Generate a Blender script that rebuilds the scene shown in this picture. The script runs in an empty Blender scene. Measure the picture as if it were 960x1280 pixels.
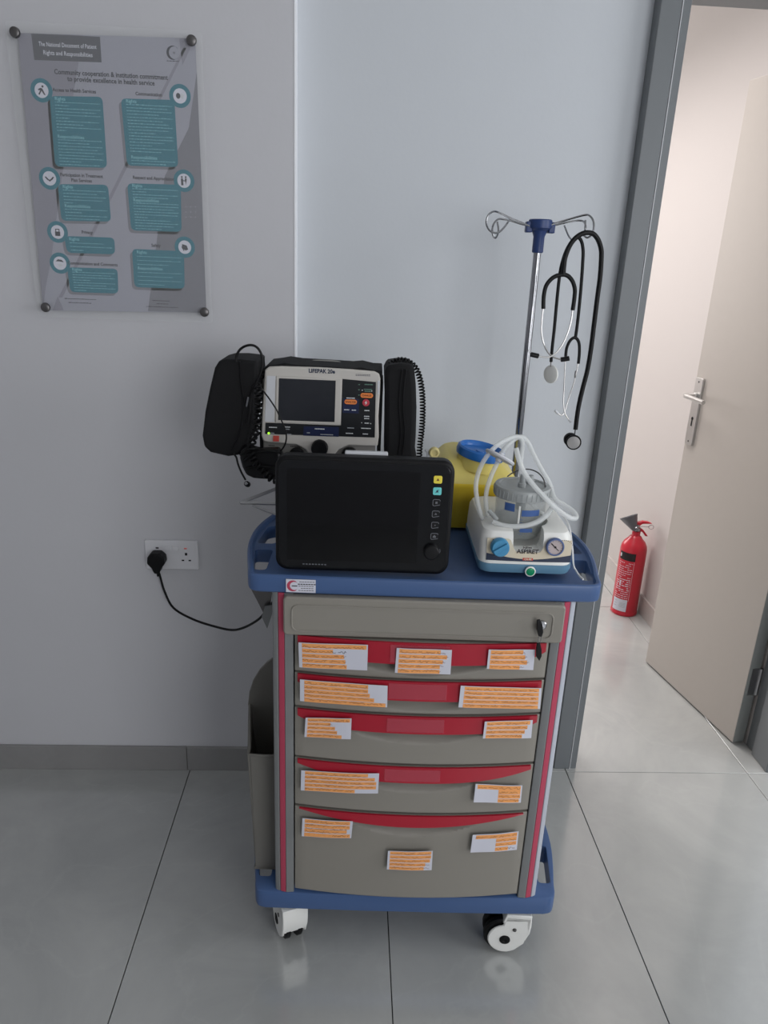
import bpy, bmesh, math, random
from math import pi, sin, cos, radians as R
from mathutils import Vector, Matrix, Euler
random.seed(7)
sc = bpy.context.scene
COL = sc.collection

# ------------------------------------------------------------------ camera
F = 910.0; CAMH = 1.54; CAMD = 1.92
yv = Vector((445-480, 322-640, F)).normalized()          # depth direction of the room in camera axes
zv = -Vector((372-480, 3200-640, F)).normalized(); zv = (zv - yv*zv.dot(yv)).normalized()
xv = yv.cross(zv)
right = Vector((xv.x, yv.x, zv.x)); down = Vector((xv.y, yv.y, zv.y)); fwd = Vector((xv.z, yv.z, zv.z))
CAM = Vector((0, -CAMD, CAMH))
cd = bpy.data.cameras.new('camera'); cam = bpy.data.objects.new('camera', cd); COL.objects.link(cam)
cd.sensor_fit = 'HORIZONTAL'; cd.sensor_width = 36; cd.lens = F/960*36; cd.clip_start = .02
mw = Matrix((right, -down, -fwd)).transposed().to_4x4(); mw.translation = CAM
cam.matrix_world = mw
sc.camera = cam
# ------------------------------------------------------------------ light and exposure
sc.view_settings.view_transform = 'Standard'; sc.view_settings.look = 'None'
sc.view_settings.gamma = 1; sc.view_settings.use_curve_mapping = False
sc.view_settings.exposure = 0.0
w = bpy.data.worlds.new('world'); sc.world = w; w.use_nodes = True
w.node_tree.nodes['Background'].inputs[0].default_value = (.55, .65, .8, 1)
w.node_tree.nodes['Background'].inputs[1].default_value = .6
def area(name, loc, target, sx, sy, power, color, spread=180):
    l = bpy.data.lights.new(name, 'AREA'); l.shape = 'RECTANGLE'; l.size = sx; l.size_y = sy; l.energy = power; l.color = color
    o = bpy.data.objects.new(name, l); COL.objects.link(o); o.location = loc; l.spread = R(spread)
    o.rotation_euler = (Vector(target)-Vector(loc)).to_track_quat('-Z', 'Y').to_euler()
    return o
area('window_daylight', (2.92, -1.45, 1.65), (-.3, -1.1, 1.1), 1.7, 1.5, 34, (.98, .985, 1.0))
area('rear_fill_light', (1.75, -3.9, 1.6), (-.6, -.2, 1.0), 1.7, 1.5, 44, (.98, .985, 1.0))  # unseen fill light added behind the camera to brighten the back wall
area('corridor_daylight', (-.9, 3.6, 1.7), (1.2, 1.6, 1.2), 1.3, 1.6, 60, (1.0, .955, .94))
area('corridor_lamp', (.5, 1.5, 2.66), (.5, 1.5, 0), .9, 2.4, 36, (1.0, .95, .93), 140)

# ------------------------------------------------------------------ materials
def lin(c): return tuple(((v/255)/12.92 if v/255 <= .04045 else ((v/255+.055)/1.055)**2.4) for v in c)
MATS = {}
def mat(name, rgb, rough=.5, metal=0, noise=0, nscale=20, bump=0, bscale=200, spec=.5, trans=0, ior=1.45, alpha=1, emit=0, coat=0, world=False):
    m = bpy.data.materials.new(name); m.use_nodes = True; nt = m.node_tree; N = nt.nodes; L = nt.links
    b = N['Principled BSDF']; c = lin(rgb) + (1,)
    b.inputs['Base Color'].default_value = c; b.inputs['Roughness'].default_value = rough; b.inputs['Metallic'].default_value = metal
    b.inputs['Specular IOR Level'].default_value = spec; b.inputs['Transmission Weight'].default_value = trans
    b.inputs['IOR'].default_value = ior; b.inputs['Alpha'].default_value = alpha; b.inputs['Coat Weight'].default_value = coat
    if emit: b.inputs['Emission Color'].default_value = c; b.inputs['Emission Strength'].default_value = emit
    if noise or bump:
        if world: co = N.new('ShaderNodeNewGeometry').outputs['Position']
        else: co = N.new('ShaderNodeTexCoord').outputs['Object']
    if noise:
        n = N.new('ShaderNodeTexNoise'); n.inputs['Scale'].default_value = nscale; n.inputs['Detail'].default_value = 5
        L.new(co, n.inputs['Vector']); r = N.new('ShaderNodeMix'); r.data_type = 'RGBA'
        r.inputs[6].default_value = tuple(v*(1-noise) for v in c[:3]) + (1,); r.inputs[7].default_value = tuple(min(1, v*(1+noise)) for v in c[:3]) + (1,)
        L.new(n.outputs['Fac'], r.inputs[0]); L.new(r.outputs[2], b.inputs['Base Color'])
    if bump:
        n = N.new('ShaderNodeTexNoise'); n.inputs['Scale'].default_value = bscale; n.inputs['Detail'].default_value = 3; L.new(co, n.inputs['Vector'])
        bp = N.new('ShaderNodeBump'); bp.inputs['Strength'].default_value = bump; bp.inputs['Distance'].default_value = .002
        L.new(n.outputs['Fac'], bp.inputs['Height']); L.new(bp.outputs[0], b.inputs['Normal'])
    MATS[name] = m
    return m
M = MATS
def tile_mat(name, base, dark, vein, rough, ior=1.6):
    m = bpy.data.materials.new(name); m.use_nodes = True; nt = m.node_tree; N = nt.nodes; L = nt.links
    b = N['Principled BSDF']; b.inputs['Roughness'].default_value = rough; b.inputs['IOR'].default_value = ior
    g = N.new('ShaderNodeNewGeometry')
    n1 = N.new('ShaderNodeTexNoise'); n1.inputs['Scale'].default_value = 2.6; n1.inputs['Detail'].default_value = 7; n1.inputs['Roughness'].default_value = .62; n1.inputs['Distortion'].default_value = .6
    L.new(g.outputs['Position'], n1.inputs['Vector'])
    r1 = N.new('ShaderNodeValToRGB'); r1.color_ramp.elements[0].position = .32; r1.color_ramp.elements[1].position = .68
    r1.color_ramp.elements[0].color = lin(dark)+(1,); r1.color_ramp.elements[1].color = lin(base)+(1,)
    L.new(n1.outputs['Fac'], r1.inputs[0])
    n2 = N.new('ShaderNodeTexNoise'); n2.inputs['Scale'].default_value = 1.7; n2.inputs['Detail'].default_value = 5; n2.inputs['Distortion'].default_value = 1.6
    L.new(g.outputs['Position'], n2.inputs['Vector'])
    r2 = N.new('ShaderNodeValToRGB'); cr = r2.color_ramp; cr.elements[0].position = .485; cr.elements[0].color = (0, 0, 0, 1); cr.elements[1].position = .515; cr.elements[1].color = (0, 0, 0, 1)
    e = cr.elements.new(.5); e.color = (.1, .1, .1, 1)
    L.new(n2.outputs['Fac'], r2.inputs[0])
    mx = N.new('ShaderNodeMix'); mx.data_type = 'RGBA'; mx.inputs[7].default_value = lin(vein)+(1,)
    L.new(r2.outputs[0], mx.inputs[0]); L.new(r1.outputs[0], mx.inputs[6]); L.new(mx.outputs[2], b.inputs['Base Color'])
    MATS[name] = m; return m
tile_mat('floor_tile', (178, 179, 177), (160, 162, 161), (194, 194, 192), .15, 2.15)
tile_mat('skirting', (148, 147, 146), (134, 133, 133), (160, 159, 158), .3)
tile_mat('skirting_light', (190, 183, 179), (176, 170, 166), (200, 194, 190), .3)
mat('grout', (60, 60, 60), .9)
mat('wall_left', (200, 200, 204), .75, noise=.03, nscale=3, bump=.12, bscale=90, world=True)
mat('wall_right', (202, 206, 211), .75, noise=.03, nscale=3, bump=.12, bscale=90, world=True)
mat('wall_corridor', (192, 186, 183), .6, bump=.08, bscale=90, world=True)
mat('corner_highlight', (245, 246, 250), .5)  # extra white, so the corner return looks strongly lit
mat('edge_glint', (216, 218, 220), .4)  # pale tone of a painted edge highlight on the door frame
mat('ceiling', (225, 225, 222), .9)
mat('frame_grey', (110, 114, 117), .42)
mat('leaf', (182, 175, 168), .45, noise=.02, nscale=30)
mat('leaf_edge', (128, 131, 129), .5)
mat('chrome', (152, 153, 156), .16, 1)
mat('steel', (170, 170, 172), .35, 1)
mat('satin', (200, 198, 196), .3, .9)
mat('dark_steel', (110, 108, 108), .4, 1)
mat('blue', (68, 94, 138), .4, bump=.05, bscale=400)
mat('cart_grey', (138, 134, 126), .45, bump=.04, bscale=500)
mat('bin_grey', (108, 106, 101), .5)
mat('wing_grey', (160, 160, 163), .35, .3)
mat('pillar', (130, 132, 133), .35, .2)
mat('lit_edge', (176, 180, 190), .3)  # pillar grey brightened as a painted highlight
mat('red', (164, 30, 48), .3)
mat('red_stripe', (178, 66, 90), .35)
mat('holder', (205, 90, 105), .15, alpha=.35)
mat('dark_gap', (12, 12, 12), .8)
mat('paper', (206, 207, 218), .7)
mat('orange', (238, 164, 98), .75, noise=.14, nscale=120)
mat('ink', (112, 56, 34), .7)
mat('ink_dark', (35, 28, 30), .7)
mat('black', (10, 10, 13), .45, spec=.35)
mat('black_soft', (9, 9, 12), .85, bump=.2, bscale=300)
mat('black_case', (8, 8, 11), .5, spec=.3)
mat('rubber', (8, 8, 10), .5, spec=.3)
mat('screen', (4, 4, 6), .05)
mat('glass_border', (14, 15, 18), .16)
mat('defib_screen', (38, 40, 46), .3)
mat('defib_grey', (196, 192, 186), .45)
mat('defib_low', (140, 138, 134), .5)
mat('panel_dark', (22, 24, 28), .4)
mat('panel_blue', (25, 34, 68), .4)
mat('text_grey', (165, 170, 175), .6)
mat('text_white', (225, 228, 230), .6)
mat('text_green', (105, 140, 125), .6)
mat('orange_key', (235, 135, 70), .45)
mat('red_key', (190, 60, 75), .4)
mat('led_green', (170, 255, 60), .4, emit=1.2)
mat('yellow_key', (232, 214, 74), .45)
mat('teal_key', (110, 205, 205), .45)
mat('grey_line', (112, 114, 120), .4)
mat('white_plastic', (232, 232, 228), .35)
mat('white_dim', (205, 207, 212), .45)
mat('beige', (214, 202, 178), .5)
mat('navy', (34, 46, 70), .4)
mat('aqua', (98, 138, 164), .35)
mat('knob_blue', (66, 140, 182), .35)
mat('gauge_ring', (88, 106, 150), .35)
mat('gauge_face', (185, 172, 172), .4)
mat('green', (22, 130, 88), .25, emit=.12)
mat('logo_red', (205, 80, 70), .5)
mat('lid_grey', (170, 174, 174), .25, alpha=.85)
mat('jar', (186, 192, 192), .05, alpha=.22)
mat('jar_blue', (60, 92, 150), .5)
mat('tube', (235, 238, 238), .25, alpha=.55, trans=.15)
mat('yellow', (240, 208, 62), .4, noise=.02, nscale=10)
mat('yellow_pale', (228, 210, 118), .35)
mat('lid_blue', (40, 104, 178), .3)
mat('pole_navy', (38, 60, 110), .4)
mat('fire_red', (192, 34, 52), .3, coat=.2)
mat('horn', (96, 97, 102), .35)
mat('acrylic', (236, 240, 240), .15, trans=.0, alpha=.075, spec=.3)
mat('poster', (160, 160, 172), .6)
mat('poster_mid', (140, 138, 150), .6)
mat('poster_dark', (122, 121, 130), .6)
mat('poster_box', (82, 82, 90), .6)
mat('teal', (14, 112, 130), .6)
mat('teal_light', (120, 186, 198), .6)
mat('poster_white', (215, 215, 226), .6)
mat('poster_ink', (44, 42, 54), .6)
mat('clear_tape', (200, 200, 205), .2, alpha=.3)
mat('socket_white', (222, 222, 226), .35)
mat('neon', (230, 120, 110), .4)
mat('wire_white', (215, 216, 218), .4)
mat('beige_clip', (214, 200, 140), .5)

# ------------------------------------------------------------------ pixel of the photograph -> point on a plane of the place
def ray(px, py): return right*(px-480) + down*(py-640) + fwd*F
def on_y(px, py, y): d = ray(px, py); return CAM + d*((y-CAM.y)/d.y)
def on_z(px, py, z): d = ray(px, py); return CAM + d*((z-CAM.z)/d.z)
YAW = R(-1.7)
CART = Matrix.Translation((.15, -.65, 0)) @ Matrix.Rotation(YAW, 4, 'Z')
CINV = CART.inverted()
def cart_v(px, py, v):                       # cart-frame point on the plane at depth v behind the cart's front
    o = CINV @ CAM; d = CINV.to_3x3() @ ray(px, py)
    return o + d*((v-o.y)/d.y)
def W(u, v, z): return CART @ Vector((u, v, z))

# ------------------------------------------------------------------ builders
def link(o, parent=None):
    COL.objects.link(o)
    if parent: o.parent = parent
    return o
def tag(o, label=None, cat=None, group=None, kind=None):
    if label: o['label'] = label
    if cat: o['category'] = cat
    if group: o['group'] = group
    if kind: o['kind'] = kind
    return o
def empty(name, loc, rz=0, **k):
    o = bpy.data.objects.new(name, None); o.empty_display_size = .05; link(o); o.location = loc; o.rotation_euler = (0, 0, rz)
    return tag(o, **k)
def obj(name, bm, m, parent=None, smooth=35, bevel=0, seg=2, loc=None, rot=None):
    me = bpy.data.meshes.new(name); bm.normal_update(); bm.to_mesh(me); bm.free()
    for x in (m if isinstance(m, (list, tuple)) else [m]): me.materials.append(M[x])
    if smooth:
        me.polygons.foreach_set('use_smooth', [True]*len(me.polygons)); me.set_sharp_from_angle(angle=R(smooth))
    o = bpy.data.objects.new(name, me); link(o, parent)
    if loc is not None: o.location = loc
    if rot is not None: o.rotation_euler = rot
    if bevel:
        b = o.modifiers.new('bevel', 'BEVEL'); b.width = bevel; b.segments = seg; b.limit_method = 'ANGLE'; b.angle_limit = R(40)
    return o
def box(bm, x0, x1, y0, y1, z0, z1, mi=0, mx=None):
    vs = [bm.verts.new((x, y, z)) for x in (x0, x1) for y in (y0, y1) for z in (z0, z1)]
    if mx: 
        for v in vs: v.co = mx @ v.co
    for f in ((0, 1, 3, 2), (4, 6, 7, 5), (0, 4, 5, 1), (2, 3, 7, 6), (0, 2, 6, 4), (1, 5, 7, 3)):
        bm.faces.new([vs[i] for i in f]).material_index = mi
def B(*a, **k): bm = bmesh.new(); box(bm, *a, **k); return bm
def smoothpts(pts, n=6, closed=False):
    P = [Vector(p) for p in pts]; out = []; L = len(P)
    rng = range(L if closed else L-1)
    for i in rng:
        p1, p2 = P[i], P[(i+1) % L]
        p0 = P[i-1] if (i > 0 or closed) else p1; p3 = P[(i+2) % L] if (i+2 < L or closed) else p2
        for k in range(n):
            t = k/n
            out.append(.5*((2*p1)+(-p0+p2)*t+(2*p0-5*p1+4*p2-p3)*t*t+(-p0+3*p1-3*p2+p3)*t*t*t))
    if not closed: out.append(P[-1])
    return out
def tube(bm, pts, r, n=8, mi=0, closed=False, sm=6, radii=None):
    P = smoothpts(pts, sm, closed) if sm else [Vector(p) for p in pts]
    up = None; rings = []
    for i, p in enumerate(P):
        a = P[i-1] if (i > 0 or closed) else p; b = P[(i+1) % len(P)] if (i+1 < len(P) or closed) else p
        t = (b-a); t = t.normalized() if t.length > 1e-9 else Vector((0, 0, 1))
        if up is None:
            up = Vector((0, 0, 1)) if abs(t.z) < .9 else Vector((1, 0, 0))
        up = (up - t*up.dot(t)); up = up.normalized() if up.length > 1e-6 else t.orthogonal().normalized()
        s = t.cross(up)
        rr = r if radii is None else radii(i/max(1, len(P)-1))
        rings.append([bm.verts.new(p + (up*cos(2*pi*k/n)+s*sin(2*pi*k/n))*rr) for k in range(n)])
    m = len(rings)
    for i in range(m if closed else m-1):
        A, C = rings[i], rings[(i+1) % m]
        for k in range(n): bm.faces.new((A[k], A[(k+1) % n], C[(k+1) % n], C[k])).material_index = mi
    if not closed:
        bm.faces.new(rings[0][::-1]).material_index = mi; bm.faces.new(rings[-1]).material_index = mi
def T(pts, r, **k): bm = bmesh.new(); tube(bm, pts, r, **k); return bm
def lathe(bm, prof, n=32, mi=0, mx=None, cap=True):
    rings = []
    for r, z in prof:
        ring = [bm.verts.new((max(r, 1e-5)*cos(2*pi*k/n), max(r, 1e-5)*sin(2*pi*k/n), z)) for k in range(n)]
        if mx:
            for v in ring: v.co = mx @ v.co
        rings.append(ring)
    for A, C in zip(rings, rings[1:]):
        for k in range(n): bm.faces.new((A[k], A[(k+1) % n], C[(k+1) % n], C[k])).material_index = mi
    if cap: bm.faces.new(rings[0][::-1]).material_index = mi; bm.faces.new(rings[-1]).material_index = mi
def LA(prof, n=32, **k): bm = bmesh.new(); lathe(bm, prof, n, **k); return bm
def prism(bm, pts, axis, a, b, mi=0, mx=None):
    """outline pts (2-D) extruded along axis 'x'/'y'/'z' from a to b"""
    def P(p, t):
        q = Vector({'x': (t, p[0], p[1]), 'y': (p[0], t, p[1]), 'z': (p[0], p[1], t)}[axis]); return (mx @ q) if mx else q
    A = [bm.verts.new(P(p, a)) for p in pts]; C = [bm.verts.new(P(p, b)) for p in pts]; n = len(pts)
    fs = [bm.faces.new(A), bm.faces.new(C[::-1])] + [bm.faces.new((A[i], C[i], C[(i+1) % n], A[(i+1) % n])) for i in range(n)]
    for f in fs: f.material_index = mi
    bmesh.ops.recalc_face_normals(bm, faces=fs)
def PR(pts, axis, a, b, **k): bm = bmesh.new(); prism(bm, pts, axis, a, b, **k); return bm
def rrect(x0, x1, y0, y1, r, n=5):
    out = []
    for cx_, cy_, a0 in ((x1-r, y1-r, 0), (x0+r, y1-r, 90), (x0+r, y0+r, 180), (x1-r, y0+r, 270)):
        for k in range(n+1):
            a = R(a0+90*k/n); out.append((cx_+r*cos(a), cy_+r*sin(a)))
    return out
def disc_pts(cx_, cy_, r, n=24, ry=None): return [(cx_+r*cos(2*pi*k/n), cy_+(ry or r)*sin(2*pi*k/n)) for k in range(n)]
def text_tris(s, size, align='CENTER', shear=0, bold=0, narrow=1):
    c = bpy.data.curves.new('t', 'FONT'); c.body = s; c.size = size; c.align_x = align; c.align_y = 'CENTER'; c.shear = shear; c.resolution_u = 2; c.offset = bold
    o = bpy.data.objects.new('t', c); COL.objects.link(o); dg = bpy.context.evaluated_depsgraph_get(); dg.update()
    me = o.evaluated_get(dg).to_mesh(); V = [(v.co.x*narrow, v.co.y) for v in me.vertices]; Fs = [tuple(p.vertices) for p in me.polygons]
    o.evaluated_get(dg).to_mesh_clear(); bpy.data.objects.remove(o); bpy.data.curves.remove(c)
    return V, Fs
def put_text(bm, s, size, fn, mi, **k):
    """fn maps (x, y) of the text plane to a 3-D point"""
    V, Fs = text_tris(s, size, **k); vs = [bm.verts.new(fn(*v)) for v in V]
    for f in Fs:
        try: bm.faces.new([vs[i] for i in f]).material_index = mi
        except ValueError: pass
def flat(bm, pts, fn, mi):
    try: bm.faces.new([bm.verts.new(fn(*p)) for p in pts]).material_index = mi
    except ValueError: pass
def boolean(o, cutters):
    for c in cutters:
        m = o.modifiers.new('cut', 'BOOLEAN'); m.operation = 'DIFFERENCE'; m.solver = 'EXACT'; m.object = c
    dg = bpy.context.evaluated_depsgraph_get(); dg.update()
    me = bpy.data.meshes.new_from_object(o.evaluated_get(dg)); old = o.data; o.modifiers.clear(); o.data = me; bpy.data.meshes.remove(old)
    for c in cutters: bpy.data.objects.remove(c)
    me.polygons.foreach_set('use_smooth', [True]*len(me.polygons)); me.set_sharp_from_angle(angle=R(35))

# ================================================================== the room
XL, XR, YN, ZC = -2.2, 3.0, -4.0, 2.85            # room left, right, near wall, ceiling
CL, CR, YC, ZCC = -1.2, 1.395, 4.4, 2.7           # corridor left, right, far wall, ceiling
HEAD = 2.157                                       # top of the door opening
fl = obj('floor', B(XL, XR, YN, YC, -.06, -.011), 'grout'); tag(fl, kind='structure')
bmt = bmesh.new(); box(bmt, .0012, .5988, .0012, 1.1988, -.0105, 0)
tile0 = obj('floor_tile', bmt, 'floor_tile', fl, smooth=0)
bv = tile0.modifiers.new('bevel', 'BEVEL'); bv.width = .0007; bv.segments = 1
first = True
for i in range(-4, 5):
    for j in range(-4, 4):
        x, y = .12+.6*i, 1.2*j
        if j >= 0 and (x > 1.35 or x < -1.1): continue
        if x > XR-.3: continue
        o = tile0 if first else link(tile0.copy(), fl)
        first = False
        o.location = (x, y, 0)
def S(name, bm, m, parent=None, **k): return tag(obj(name, bm, m, parent, **k), kind=None if parent else 'structure')
# back wall: left part stands 4 cm proud, the rest frames the doorway
bm = bmesh.new()
box(bm, XL, -.152, 0, .15, 0, ZC, 0)
box(bm, -.152, .70, .055, .15, 0, ZC, 1)
box(bm, 1.45, XR, .055, .15, 0, ZC, 1)
box(bm, .70, 1.45, .055, .15, HEAD+.03, ZC, 1)
S('wall_back', bm, ['wall_left', 'wall_right'], smooth=0)
S('lit_corner_1', B(-.1525, -.1495, -.001, .056, 0, ZC), 'corner_highlight', smooth=0)  # white strip added to paint the light on the corner return
S('wall_left', B(XL-.12, XL, YN, .15, 0, ZC), 'wall_left', smooth=0)
bm = bmesh.new(); box(bm, XL, .8, YN-.12, YN, 0, ZC); box(bm, 2.7, XR, YN-.12, YN, 0, ZC); box(bm, .8, 2.7, YN-.12, YN, 0, .75); box(bm, .8, 2.7, YN-.12, YN, 2.45, ZC)
S('wall_front', bm, 'wall_left', smooth=0)
bm = bmesh.new()
for a in ((.8, .85), (2.65, 2.7), (1.72, 1.78)): box(bm, a[0], a[1], YN-.1, YN-.05, .75, 2.45)
for a in ((.75, .8), (2.4, 2.45)): box(bm, .85, 2.65, YN-.1, YN-.05, a[0], a[1])
S('fill_window', bm, 'frame_grey', smooth=0)  # unseen window frame added to go with the rear fill light
bm = bmesh.new()                                    # right wall with the window the daylight comes through
box(bm, XR, XR+.14, YN, -2.4, 0, ZC); box(bm, XR, XR+.14, -.5, .15, 0, ZC)
box(bm, XR, XR+.14, -2.4, -.5, 0, .85); box(bm, XR, XR+.14, -2.4, -.5, 2.45, ZC)
S('wall_right', bm, 'wall_right', smooth=0)
bm = bmesh.new()
for a in ((-2.4, -2.35, .85, 2.45), (-.55, -.5, .85, 2.45), (-1.48, -1.42, .85, 2.45)): box(bm, XR+.05, XR+.1, a[0], a[1], a[2], a[3])
for a in ((.85, .9), (2.4, 2.45)): box(bm, XR+.05, XR+.1, -2.35, -.55, a[0], a[1])
S('window_1', bm, 'frame_grey', smooth=0)
S('ceiling', B(XL, XR, YN, .15, ZC, ZC+.05), 'ceiling', smooth=0)
# corridor
S('wall_corridor_right', B(CR, CR+.1, .15, YC, 0, ZCC), 'wall_corridor', smooth=0)
S('wall_corridor_left', B(CL-.1, CL, .15, YC, 0, ZCC), 'wall_corridor', smooth=0)
S('wall_corridor_back', B(CL-.1, CR+.1, YC, YC+.1, 0, ZCC), 'wall_corridor', smooth=0)
S('ceiling_corridor', B(CL, CR, .15, YC, ZCC, ZCC+.05), 'ceiling', smooth=0)
# skirting tiles
def skirting(name, runs, h=.085, m_='skirting'):
    o = bpy.data.objects.new(name, None); link(o); tag(o, kind='structure')
    for r in runs:
        t = obj('skirting_tile', B(*r, 0, h), m_, o, smooth=0, bevel=.001, seg=1)
    return o
xs = [XL, -1.69, -1.09, -.487, -.142]
skirting('baseboard_back', [(a+.0008, b-.0008, -.009, 0) for a, b in zip(xs, xs[1:])] + [(-.15, .118, .046, .055), (.12, .678, .046, .055)])
ys = [.26, 1.2, 2.4, 3.6, YC]
skirting('baseboard_corridor', [(CR-.01, CR, a+.0008, b-.0008) for a, b in zip(ys, ys[1:])], .09, 'skirting_light')
# ------------------------------------------------------------------ door frame and leaf
df = bpy.data.objects.new('door_1', None); link(df); df.location = (1.07, .07, 0); tag(df, kind='structure')
def D(name, bm, m, **k):
    bmesh.ops.translate(bm, vec=(-1.07, -.07, 0), verts=bm.verts); return obj(name, bm, m, df, **k)
bm = bmesh.new(); box(bm, .682, .7335, .014, .14, 0, HEAD+.1); D('frame_post', bm, 'frame_grey', bevel=.0025)
bm = bmesh.new(); box(bm, .7355, .7555, .0165, .15, 0, HEAD); D('frame_stop', bm, 'frame_grey', bevel=.001)
bm = bmesh.new(); box(bm, .7337, .7353, .0135, .03, 0, HEAD); D('frame_edge_glint', bm, 'edge_glint', smooth=0)  # thin pale strip added as the bright edge highlight between post and stop
bm = bmesh.new(); box(bm, 1.3835, 1.455, .003, .098, 0, HEAD+.1); D('frame_post', bm, 'frame_grey', bevel=.0025)
bm = bmesh.new(); box(bm, 1.3935, 1.455, .098, .15, 0, HEAD); D('frame_rebate', bm, 'frame_grey', bevel=.001)
bm = bmesh.new(); box(bm, .682, 1.455, .014, .15, HEAD, HEAD+.1); D('frame_head', bm, 'frame_grey', bevel=.0025)
# leaf in its own axes: x from the hinge to the free edge, y = outward face, z up
hp = Vector((1.344, .152, 0)); fp = Vector((1.2425, .688, 0)); ang = math.atan2(fp.y-hp.y, fp.x-hp.x); LW = (fp-hp).length
LM = Matrix.Translation(Vector((0, 0, .007))+hp) @ Matrix.Rotation(ang, 4, 'Z')     # +y local = towards -x of the room
lf = empty('door_leaf', LM.translation, ang, label='beige grey door leaf standing open into the bright corridor', cat='door')
LH = 2.118
obj('door_panel', B(0, LW, -.044, 0, 0, LH), ['leaf'], lf, bevel=.0015)
obj('edge_lipping', B(-.0012, -.0002, -.0435, -.0005, .001, LH-.001), 'leaf_edge', lf, smooth=0)
# handle set
hx = LW-.031
hset = obj('backplate', PR(rrect(hx-.021, hx+.021, .93, 1.175, .006), 'y', .0005, .009), 'satin', lf, bevel=.001)
bm = bmesh.new(); lathe(bm, [(.011, 0), (.011, .01), (.0085, .012), (.0085, .05)], 20, mx=Matrix.Translation((hx, .008, 1.112)) @ Matrix.Rotation(-pi/2, 4, 'X'))
tube(bm, [(hx, .054, 1.112), (hx-.01, .058, 1.112), (hx-.05, .058, 1.11), (hx-.105, .054, 1.106)], .0085, n=10)
obj('lever', bm, 'satin', hset)
bm = bmesh.new(); prism(bm, disc_pts(hx, 1.028, .006, 14), 'y', .009, .0096); prism(bm, [(hx-.0035, 1.028), (hx-.0035, 1.0), (hx+.0035, 1.0), (hx+.0035, 1.028)], 'y', .009, .0096)
obj('keyhole', bm, 'dark_gap', hset, smooth=0)
for z in (.944, 1.161): obj('screw', LA([(.0035, 0), (.0035, .0012), (.002, .0018)], 12), 'dark_steel', hset, loc=(hx, .009, z), rot=(-pi/2, 0, 0))
for z in (.19, 1.05, 1.86):
    bm = bmesh.new(); lathe(bm, [(.006, 0), (.006, .1)], 14, mx=Matrix.Translation((-.004, -.045, z)))
    for k in range(1, 4): lathe(bm, [(.0064, 0), (.0064, .001)], 14, mx=Matrix.Translation((-.004, -.045, z+.025*k)))
    box(bm, -.003, -.0013, -.043, -.012, z, z+.1)
    obj('hinge', bm, 'steel', lf)
bm = bmesh.new(); box(bm, .11, .2, .0003, .0012, 1.775, 1.82); box(bm, .12, .19, .0012, .0016, 1.797, 1.812, 1)
obj('notice_sticker', bm, ['white_dim', 'text_green'], lf, smooth=0)

# ================================================================== poster under acrylic
PY = -.015
pl = empty('framed_poster', (-.5715, 0, 1.37), label='patient rights poster with teal text boxes behind clear acrylic on bolts', cat='poster')
def PP(px, py, d=0):
    p = on_y(px, py, PY); return Vector((p.x+.5715, PY-d, p.z-1.37))
def pquad(a): return [tuple(PP(*p).xz) for p in a]
sheet = rrect(-.2155, .2155, 0, .633, .008)
obj('acrylic_sheet', PR(sheet, 'y', -.0205, -.0175), 'acrylic', pl, smooth=20)
pr = bmesh.new()
PRM = ['poster', 'poster_mid', 'poster_dark', 'poster_box', 'teal', 'teal_light', 'poster_white', 'poster_ink', 'white_dim']
# the paper has its own thickness; the print lies on its face
pc = pquad([(22, 41), (54, 388), (258, 391), (244, 48)])
prism(pr, pc, 'y', PY, PY+.0008, 0)
def pf(d): return lambda x, z: Vector((x, PY-d, z))
def pshape(px, layer, mi): flat(pr, pquad(px), pf(.0001*layer), mi)
pshape([(22, 41), (54, 388), (57, 360), (64, 325), (75, 240), (93, 110), (104, 44)], 1, 1)
pshape([(206, 220), (185, 389), (258, 391), (252, 230), (246, 90), (236, 160)], 1, 2)
pshape([(224, 48), (244, 48), (238, 60), (228, 82)], 1, 1)
for a, b in (((231, 50), (198, 124)), ((166, 208), (128, 280)), ((150, 205), (58, 388))):
    pass
pshape([(229, 60), (233, 60), (78, 372), (73, 372)], 1, 1)
pshape([(72, 370), (66, 388), (80, 388)], 1, 1)
pshape([(39, 42), (125, 46), (127, 78), (43, 75)], 2, 3)
def ptext(s, px, py, size, mi, bold=0, slope=.03, al='CENTER', layer=6, narrow=.92):
    c = PP(px, py)
    put_text(pr, s, size, lambda x, y: Vector((c.x+x, PY-.0001*layer, c.z+y)), mi, bold=bold, align=al, narrow=narrow)
ptext('The National Document of Patient', 84.5, 57, .0122, 6, .00012, narrow=.74)
ptext('Rights and Responsibilities', 85, 67.5, .0122, 6, .00012, narrow=.84)
ptext('Community cooperation & institution commitment', 139, 93.5, .0142, 7, .0003, narrow=.86)
ptext('to provide excellence in health service', 139, 101.5, .0142, 7, .0003, narrow=.88)
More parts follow.
